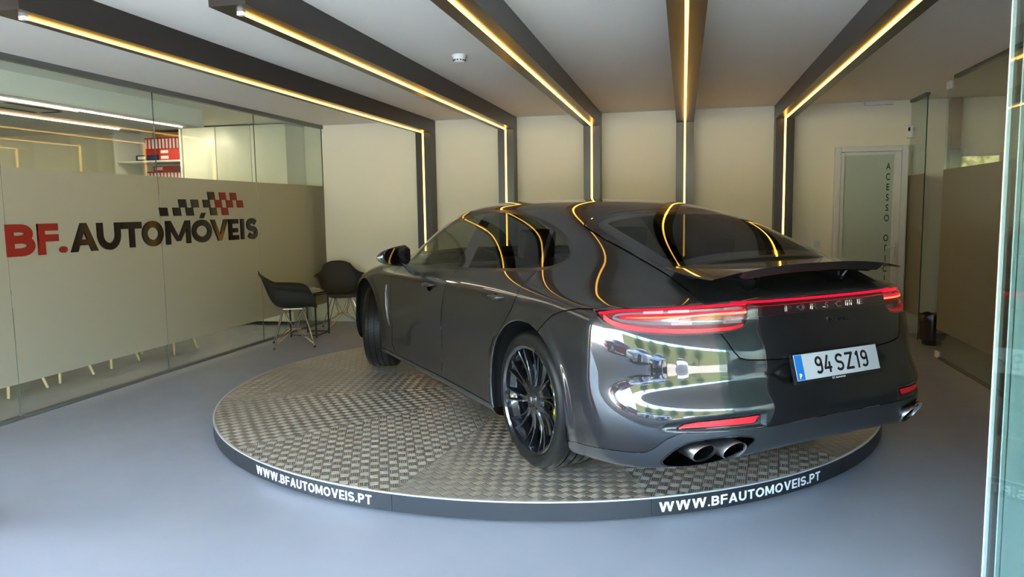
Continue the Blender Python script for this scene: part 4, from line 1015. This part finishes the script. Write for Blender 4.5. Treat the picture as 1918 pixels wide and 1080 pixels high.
    for i in range(nx):
        for j in range(ny):
            fs.append((id_(i,j), id_(i,j+1), id_(i+1,j+1), id_(i+1,j))); fs.append(tuple(n0+k for k in (id_(i,j), id_(i+1,j), id_(i+1,j+1), id_(i,j+1))))
        fs.append((id_(i,0), id_(i+1,0), n0+id_(i+1,0), n0+id_(i,0))); fs.append((id_(i,ny), n0+id_(i,ny), n0+id_(i+1,ny), id_(i+1,ny)))
    for j in range(ny):
        fs.append((id_(0,j), n0+id_(0,j), n0+id_(0,j+1), id_(0,j+1))); fs.append((id_(nx,j), id_(nx,j+1), n0+id_(nx,j+1), n0+id_(nx,j)))
    mb = MB(); mb.add(vs, fs); mb.m = [1 if any(i >= n0 for i in f) else 0 for f in fs]; spo = mb.build('rear_spoiler', [paint, trim], root, smooth=35)
    for s_ in (-1, 1):
        st = MB(); st.prism([(-.88,.93),(-.80,.93),(-.79,1.055),(-.90,1.05)], -.02, .02, Matrix.Translation((s_*.27, 0, 0)) @ Matrix(((0,0,1,0),(1,0,0,0),(0,1,0,0),(0,0,0,1))))
        st.tube([(s_*.27, -.86, .95), (s_*.30, -.92, 1.05)], .010, 8); st.build('spoiler_strut', black, spo)
    rb = MB(); rb.box((-.42,-.90,.925),(.42,-.86,.950), bev=.008); rb.box((-.25,-.94,.925),(.25,-.905,.957), bev=.008); rb.build('bay_rib', black, spo)
    # fender vents
    for s_ in (-1, 1):
        v = MB(); v.tube([(s_*.953, 2.335, .775),(s_*.957, 2.345, .72),(s_*.957, 2.345, .62),(s_*.957, 2.335, .54),(s_*.953, 2.30, .455)], [.003,.009,.010,.008,.003], 10); vo = v.build('fender_vent', trim, root)
        v = MB(); v.tube([(s_*.958, 2.350, .77),(s_*.963, 2.362, .70),(s_*.963, 2.362, .60),(s_*.959, 2.345, .50),(s_*.955, 2.31, .45)], .0014, 8); v.build('vent_blade', steel, vo)
    # wheel arch lips and liners
    for s_ in (-1, 1):
        for yc in (0, 2.93):
            sel2 = (Cc[:,0]*s_ > .6) & (AX(arch_d(Cc)) < .004) & (AX(Cc[:,1]-yc) < .6); Q = Cc[sel2]; an = np.arctan2(Q[:,2]-.357, Q[:,1]-yc); od = np.argsort(an); an = an[od]; xs = AX(Q[od,0])
            vs = []; n = 56; a0 = -.31; a1 = math.pi-a0
            for i in range(n+1):
                a = a0+(a1-a0)*i/n; x = float(np.interp(a, an, xs)); r_ = ARCH_R
                for dx, rr in ((0, r_), (.004, r_-.006), (.030, r_-.006), (.05, .455), (.36, .455)): vs.append((s_*(x-dx), yc+rr*math.cos(a), .357+rr*math.sin(a)))
            l = MB(); l.add(vs, [(i*5+j, i*5+5+j, i*5+6+j, i*5+1+j) for i in range(n) for j in range(4)]); l.m = [0 if f_[0] % 5 < 2 else 1 for f_ in l.f]; l.build('wheel_arch', [paint, matte], root)
            d = MB(); pz_ = [(yc+.455*math.cos(R(-24+228*i/40)), .357+.455*math.sin(R(-24+228*i/40))) for i in range(41)]; d.add([(s_*.60, a_, b_) for a_, b_ in pz_], [tuple(range(41))]); d.build('arch_liner', matte, root)
    # ---- wheels
    rubber = tyre_mat(); rimm = pm('gloss_black_alloy', (.005, .005, .006), .10, 0, .4); disc = pm('brake_disc', (.35, .35, .36), .3, 1); yel = pm('yellow_caliper', (.85, .62, .01), .35)
    cap = pm('hub_cap', (.02, .02, .02), .2); silver = pm('crest_silver', (.5, .5, .5), .3, .8)
    wproto = {}
    for s_ in (-1, 1):
        for yc, wd, rt in ((0, .305, .361), (2.93, .268, .358)):
            w = bpy.data.objects.new('wheel', None); link(w); w.parent = root
            xo = .955 if yc == 0 else .940
            w.location = (s_*(xo-wd/2-.004), yc, rt+.0008)
            steer = R(-27) if yc > 1 else 0
            w.rotation_euler = (0, 0, steer+(0 if s_ < 0 else math.pi))
            key = yc
            if key in wproto:
                for o0 in wproto[key]: o = o0.copy(); link(o); o.parent = w
                continue
            out = []; h = wd/2   # outer face towards -x
            t = MB(); rr = rt
            pr = [(.268, -h+.018), (.284, -h+.004), (.302, -h-.001), (.322, -h+.003), (.338, -h+.011), (.350, -h+.022), (rr-.004, -h+.034), (rr-.001, -h+.048)]
            for gx in (-.27, -.09, .09, .27): 
                g0 = gx*wd; pr += [(rr, g0-.006), (rr-.008, g0-.005), (rr-.008, g0+.005), (rr, g0+.006)]
            pr += [(rr-.001, h-.048), (rr-.004, h-.034), (.350, h-.022), (.338, h-.011), (.322, h-.003), (.302, h+.001), (.284, h-.004), (.268, h-.018)]
            t.lathe(pr, 120, axis='x'); out.append(t.build('tyre', rubber, w, smooth=30))
            r_ = MB()
            r_.lathe([(.262, -h+.030), (.268, -h+.006), (.283, -h-.001), (.286, -h+.003), (.283, -h+.010), (.272, -h+.02), (.255, -h+.05), (.240, -h+.10), (.240, h-.03), (.262, h-.01)], 96, axis='x')
            xf = -h+.030
            r_.lathe([(0, xf-.004), (.034, xf-.004), (.038, xf+.002), (.075, xf+.006), (.085, xf+.02), (.085, xf+.06), (0, xf+.06)], 60, axis='x')
            for k in range(10):
                for dd in (-1, 1):
                    a0 = 2*math.pi*(k+.5)/10+R(6); n = 12; vs = []; fs = []
                    for i in range(n+1):
                        u = i/n; rad = .060+.206*u; an = a0+dd*(R(3.0)+R(3.6)*u**1.4)+R(7)*u*u; wd2 = .0075-.002*u+.006*(1-u)**4
                        xx = xf+.004-.016*u*u+.012*math.sin(math.pi*u)
                        ct = Vector((0, math.cos(an), math.sin(an))); tn = Vector((0, -math.sin(an), math.cos(an)))
                        for wx, dx in ((-wd2, .004), (-wd2*.45, -.002), (wd2*.45, -.002), (wd2, .004), (wd2*.8, .028), (-wd2*.8, .028)):
                            vs.append(ct*rad+tn*wx+Vector((xx+dx, 0, 0)))
                    for i in range(n):
                        for j in range(6): fs.append((6*i+j, 6*i+(j+1) % 6, 6*i+6+(j+1) % 6, 6*i+6+j))
                    fs += [tuple(range(6)), tuple(6*n+j for j in range(6))]
                    r_.add(vs, fs)
            out.append(r_.build('rim', rimm, w, smooth=35))
            c = MB(); c.lathe([(0, xf-.008), (.024, xf-.008), (.026, xf-.004)], 32, axis='x'); out.append(c.build('centre_cap', cap, w))
            c = MB(); c.prism([(-.010,.012),(.010,.012),(.010,-.003),(0,-.014),(-.010,-.003)], 0, .001, Matrix.Translation((xf-.0082, 0, 0)) @ Matrix(((0,0,-1,0),(1,0,0,0),(0,1,0,0),(0,0,0,1)))); out.append(c.build('cap_crest', silver, w))
            for k in range(5):
                a = 2*math.pi*k/5+R(20); c = MB(); c.lathe([(0, -.004), (.008, -.004), (.009, .012)], 6, Matrix.Translation((xf+.004, .056*math.cos(a), .056*math.sin(a))), axis='x'); out.append(c.build('wheel_nut', cap, w))
            c = MB(); c.lathe([(.09, -h+.10), (.195, -h+.10), (.195, -h+.13), (.09, -h+.13)], 60, axis='x'); out.append(c.build('brake_disc', disc, w))
            c = MB(); sg = -1 if yc == 0 else 1
            vs = []; fs = []; n = 16
            for i in range(n+1):
                a = R(-38)+R(76)*i/n; 
                for rr2, xx in ((.145, -h+.075), (.212, -h+.075), (.222, -h+.095), (.222, -h+.15), (.145, -h+.15)):
                    vs.append((xx, -rr2*math.cos(a), rr2*math.sin(a)))
            for i in range(n):
                for j in range(5): fs.append((5*i+j, 5*i+(j+1) % 5, 5*i+5+(j+1) % 5, 5*i+5+j))
            fs += [(0,1,2,3,4), tuple(5*n+j for j in range(5))]
            c.add(vs, fs); out.append(c.build('brake_caliper', yel, w, smooth=50))
            wproto[key] = out
    # ---- door mirrors
    for s_ in (-1, 1):
        m = MB(); n = 20; k = 16; vs = []; fs = []
        # housing: rounded shell, tapering outboard
        for i in range(n+1):
            u = i/n; x = .925+.255*u; hh = .080*(math.sin(math.pi*min(1, .13+.87*(1-u)**1.0)))**.5*(1-.30*u) if u < 1 else .004
            hh = .078*max(.02, (1-u**2.6))**.5*(1-.12*u)*(min(1, .6+u*3)); dd = .085*max(.02, (1-u**2.2))**.5*min(1, .6+u*3)
            zc_ = 1.028-.012*u; yc_ = 1.855-.02*u
            for j in range(k):
                a = 2*math.pi*j/k; yy = dd*math.cos(a); yy = yy if yy > 0 else yy*.25
                vs.append((s_*x, yc_+yy, zc_+hh*math.sin(a)))
        for i in range(n):
            for j in range(k): fs.append((i*k+j, i*k+(j+1) % k, (i+1)*k+(j+1) % k, (i+1)*k+j))
        fs += [tuple(range(k)), tuple(n*k+j for j in range(k))]
        m.add(vs, fs); mo = m.build('door_mirror', black, root, smooth=60)
        g_ = MB(); n = 26; cx = 1.040
        MM = Matrix.Translation((s_*cx, 1.826, 1.024)) @ Matrix.Rotation(R(-12)*s_, 4, 'Z') @ Matrix.Rotation(R(-5), 4, 'X') @ Matrix(((1,0,0,0),(0,0,-1,0),(0,1,0,0),(0,0,0,1)))
        g_.prism([(.098*math.copysign(abs(math.cos(2*math.pi*i/n))**.8, math.cos(2*math.pi*i/n)), .060*math.copysign(abs(math.sin(2*math.pi*i/n))**.8, math.sin(2*math.pi*i/n))) for i in range(n)], 0, .003, MM)
        g_.build('mirror_glass', pm('mirror_glass', (.6, .62, .63), .01, 1), mo)
        a_ = MB(); vs = [(s_*.90, 1.90, .935), (s_*.90, 1.80, .93), (s_*.90, 1.80, .865), (s_*.90, 1.90, .875), (s_*1.01, 1.89, .985), (s_*1.01, 1.83, .98), (s_*.98, 1.83, .955), (s_*.98, 1.89, .955)]
        a_.add(vs, [(0,1,2,3), (4,7,6,5), (0,4,5,1), (1,5,6,2), (2,6,7,3), (3,7,4,0)]); a_.build('mirror_arm', matte, mo, smooth=60)
    # ---- cabin
    leather = pm('black_leather', (.012, .011, .011), .5)
    for sx in (-.37, .37):
        for y0, hgt in ((1.15, 1.03), (.28, .98)):
            s = MB(); s.box((sx-.25, y0, .45), (sx+.25, y0+.52, .60), bev=.05)
            s.box((-.24, -.09, 0), (.24, .09, hgt-.50), M=Matrix.Translation((sx, y0-.02, .52)) @ Matrix.Rotation(R(18), 4, 'X'), bev=.06)
            hz = Matrix.Translation((sx, y0-.02-math.sin(R(18))*(hgt-.46), .52+(hgt-.50)*.96)) @ Matrix.Rotation(R(12), 4, 'X')
            s.box((-.12, -.05, 0), (.12, .05, .19), M=hz, bev=.04); s.build('seat', leather, root)
    d_ = MB(); d_.box((-.72, 1.92, .70), (.72, 2.25, .93), bev=.06); d_.build('dashboard', leather, root)
    sw = MB(); sw.tube([Vector((-.37, 1.80, .88))+Matrix.Rotation(R(-25), 3, 'X') @ Vector((.185*math.cos(2*math.pi*i/32), 0, .185*math.sin(2*math.pi*i/32))) for i in range(32)], .015, 8, closed=True)
    sw.tube([(-.37, 1.95, .82), (-.37, 1.80, .88)], .04, 12); sw.tube([(-.55, 1.80, .88), (-.19, 1.80, .88)], .012, 8); sw.build('steering_wheel', leather, root)
    fl = MB(); fl.box((-.80, -.55, .30), (.80, 2.4, .36)); fl.box((-.70, -.50, .36), (.70, -.08, .88)); fl.build('cabin_floor', matte, root)
    return root
def tyre_mat():
    m, nt, b = new_mat('tyre_rubber')
    b.inputs['Base Color'].default_value = (.006, .0058, .0055, 1); b.inputs['Roughness'].default_value = .38; b.inputs['Specular IOR Level'].default_value = .15
    tc = nt.nodes.new('ShaderNodeTexCoord'); sp = nt.nodes.new('ShaderNodeSeparateXYZ'); nt.links.new(tc.outputs['Object'], sp.inputs[0])
    at = nt.nodes.new('ShaderNodeMath'); at.operation = 'ARCTAN2'; nt.links.new(sp.outputs[1], at.inputs[0]); nt.links.new(sp.outputs[2], at.inputs[1])
    mu = nt.nodes.new('ShaderNodeMath'); mu.operation = 'MULTIPLY_ADD'; mu.inputs[1].default_value = 72/(2*math.pi); nt.links.new(at.outputs[0], mu.inputs[0])
    xk = nt.nodes.new('ShaderNodeMath'); xk.operation = 'MULTIPLY'; xk.inputs[1].default_value = 9; ab = nt.nodes.new('ShaderNodeMath'); ab.operation = 'ABSOLUTE'
    nt.links.new(sp.outputs[0], ab.inputs[0]); nt.links.new(ab.outputs[0], xk.inputs[0]); nt.links.new(xk.outputs[0], mu.inputs[2])
    fr = nt.nodes.new('ShaderNodeMath'); fr.operation = 'FRACT'; nt.links.new(mu.outputs[0], fr.inputs[0])
    gt = nt.nodes.new('ShaderNodeMath'); gt.operation = 'GREATER_THAN'; gt.inputs[1].default_value = .14; nt.links.new(fr.outputs[0], gt.inputs[0])
    # only on the tread
    ln = nt.nodes.new('ShaderNodeVectorMath'); ln.operation = 'LENGTH'; cb = nt.nodes.new('ShaderNodeCombineXYZ'); nt.links.new(sp.outputs[1], cb.inputs[1]); nt.links.new(sp.outputs[2], cb.inputs[2]); nt.links.new(cb.outputs[0], ln.inputs[0])
    lt = nt.nodes.new('ShaderNodeMath'); lt.operation = 'LESS_THAN'; lt.inputs[1].default_value = .350; nt.links.new(ln.outputs['Value'], lt.inputs[0])
    mx = nt.nodes.new('ShaderNodeMath'); mx.operation = 'MAXIMUM'; nt.links.new(gt.outputs[0], mx.inputs[0]); nt.links.new(lt.outputs[0], mx.inputs[1])
    bp = nt.nodes.new('ShaderNodeBump'); bp.inputs['Strength'].default_value = 1; bp.inputs['Distance'].default_value = .004; nt.links.new(mx.outputs[0], bp.inputs['Height']); nt.links.new(bp.outputs[0], b.inputs['Normal'])
    c = nt.nodes.new('ShaderNodeMix'); c.data_type = 'RGBA'; c.inputs[6].default_value = (.006,.006,.006,1); c.inputs[7].default_value = (.007,.0066,.0062,1); nt.links.new(mx.outputs[0], c.inputs[0]); nt.links.new(c.outputs[2], b.inputs['Base Color'])
    return m
# ============================================================ OUTSIDE
def build_outside():
    gm = pm('yard_paving', (.40, .355, .285), .85, noise=.12, nscale=3)
    structure(MB().box((-40, -60, -.20), (40, 1.3, -.005)), 'ground', gm)
    structure(MB().box((-12, -3.6, 2.62), (9, FY-.15, 3.4)), 'unseen_canopy', pm('canopy_render', (.60,.59,.56), .8))  # unseen overhang, lengthened so the paint mirrors it instead of sky
    screenm = pm('screen_hedge', (.10, .12, .05), .9, noise=.5, nscale=2.5, bump=.5, bscale=6)
    structure(MB().box((-30, -26, -.2), (30, -25.6, 7.0)), 'hedge_screen', screenm)  # unseen hedge, darkened and raised to cut sky in the paint's reflections
    # parked cars added for the paint to mirror, reusing the skin coarser
    V, F = car_dense(2); C = V[F].mean(1); m = (arch_d(C) > 0) | (AX(C[:,0]) < .62)
    glassz = (C[:,2] > .98) & (C[:,1] < 2.45) & (AX(C[:,0]) > .0) & (C[:,2] < 1.33); tyre = pm('plain_rubber', (.02,.02,.02), .6); alloy = pm('alloy_grey', (.4,.4,.42), .3, .9); dg = pm('dark_car_glass', (.01,.012,.012), .04, spec=1)
    def part_mesh(mask, mat, name):
        u, inv = np.unique(F[mask], return_inverse=True); me = bpy.data.meshes.new(name); me.from_pydata(V[u].tolist(), [], inv.reshape(-1, 3).tolist()); me.polygons.foreach_set('use_smooth', np.ones(mask.sum(), bool)); me.materials.append(mat); return me
    gm_ = part_mesh(m & glassz, dg, 'windows'); wm = MB(); wm.lathe([(0,-.10),(.24,-.10),(.245,-.11),(.30,-.11),(.335,-.09),(.335,.09),(.30,.11),(0,.11)], 40, axis='x'); wo = wm.build('wheel', tyre)
    hub = MB(); hub.lathe([(0,-.005),(.235,-.005),(.235,0)], 30, Matrix.Translation((-.108, 0, 0)), axis='x'); ho = hub.build('hub_cap', alloy, wo)
    labs = ['white car parked in the yard, mirrored in the grey car at the left', 'silver car parked in the yard, mirrored in the grey car', 'unseen dark red car in the yard, added for reflections', 'unseen white car farther away in the yard, added for reflections']
    for i, (x, y, rz, col, met) in enumerate([(-5.6, -7.0, R(8), (.75,.76,.77), 0), (-2.6, -7.6, R(5), (.42,.44,.46), .7), (-9.2, -6.0, R(12), (.30,.012,.015), 0), (1.2, -9.5, R(0), (.72,.73,.74), 0)]):
        t = empty('parked_car', (x, y, -.005), rz, label=labs[i], cat='car')
        b = bpy.data.objects.new('body_shell', part_mesh(m & ~glassz, pm('car_paint', col, .3, met, 1, .02), 'body_shell')); link(b); b.parent = t
        g = bpy.data.objects.new('windows', gm_); link(g); g.parent = t
        for sx in (-1, 1):
            for yy in (0, 2.93):
                w = wo if wo.parent is None and wo.name == 'wheel_used' else wo.copy(); link(w); w.parent = t; w.location = (sx*.83, yy, .335); w.rotation_euler = (0, 0, 0 if sx < 0 else math.pi)
                h = ho.copy(); link(h); h.parent = w
    bpy.data.objects.remove(ho); bpy.data.objects.remove(wo)
    # unseen trees before the hedge, added to cover sky in reflections
    leaf = pm('tree_leaf', (.055,.10,.025), .6, noise=.4, nscale=4); bark = pm('tree_bark', (.10,.07,.05), .9); rnd = random.Random(7)
    names_ = ['unseen added tree at the left end of the hedge', 'unseen added tree left of the middle of the hedge', 'unseen added tree in the middle of the hedge', 'unseen added tree right of the middle of the hedge', 'unseen added tree at the right end of the hedge']
    for i, x in enumerate([-16, -9.5, -3.5, 3, 10]):
        t = empty('tree', (x, -20+rnd.uniform(-1, 1), -.01), rnd.uniform(0, 6), label=names_[i], cat='tree')
        MB().tube([(0,0,0),(.1,.05,1.5),(0,0,3.2)], [.22,.16,.10], 12).build('trunk', bark, t)
        cr = MB(); vs = []; fs = []
        for k in range(2600):
            a, b_ = rnd.uniform(0, 2*math.pi), math.acos(rnd.uniform(-1, 1)); r_ = (rnd.random()**.35)*(1.9+.5*math.sin(3*a)+.3*math.sin(5*b_))
            c = Vector((r_*math.sin(b_)*math.cos(a), r_*math.sin(b_)*math.sin(a), 4.0+r_*math.cos(b_)*1.25)); e1 = Vector((rnd.gauss(0,1), rnd.gauss(0,1), rnd.gauss(0,1))).normalized()*.13; e2 = e1.orthogonal().normalized()*.09
            n_ = len(vs); vs += [c-e1, c+e2, c+e1, c-e2]; fs.append((n_, n_+1, n_+2, n_+3))
        cr.add(vs, fs); cr.build('crown', leaf, t, smooth=0)

build_steps = (build_room, build_turntable, build_car, build_furniture, build_outside)
for fn in build_steps: fn()
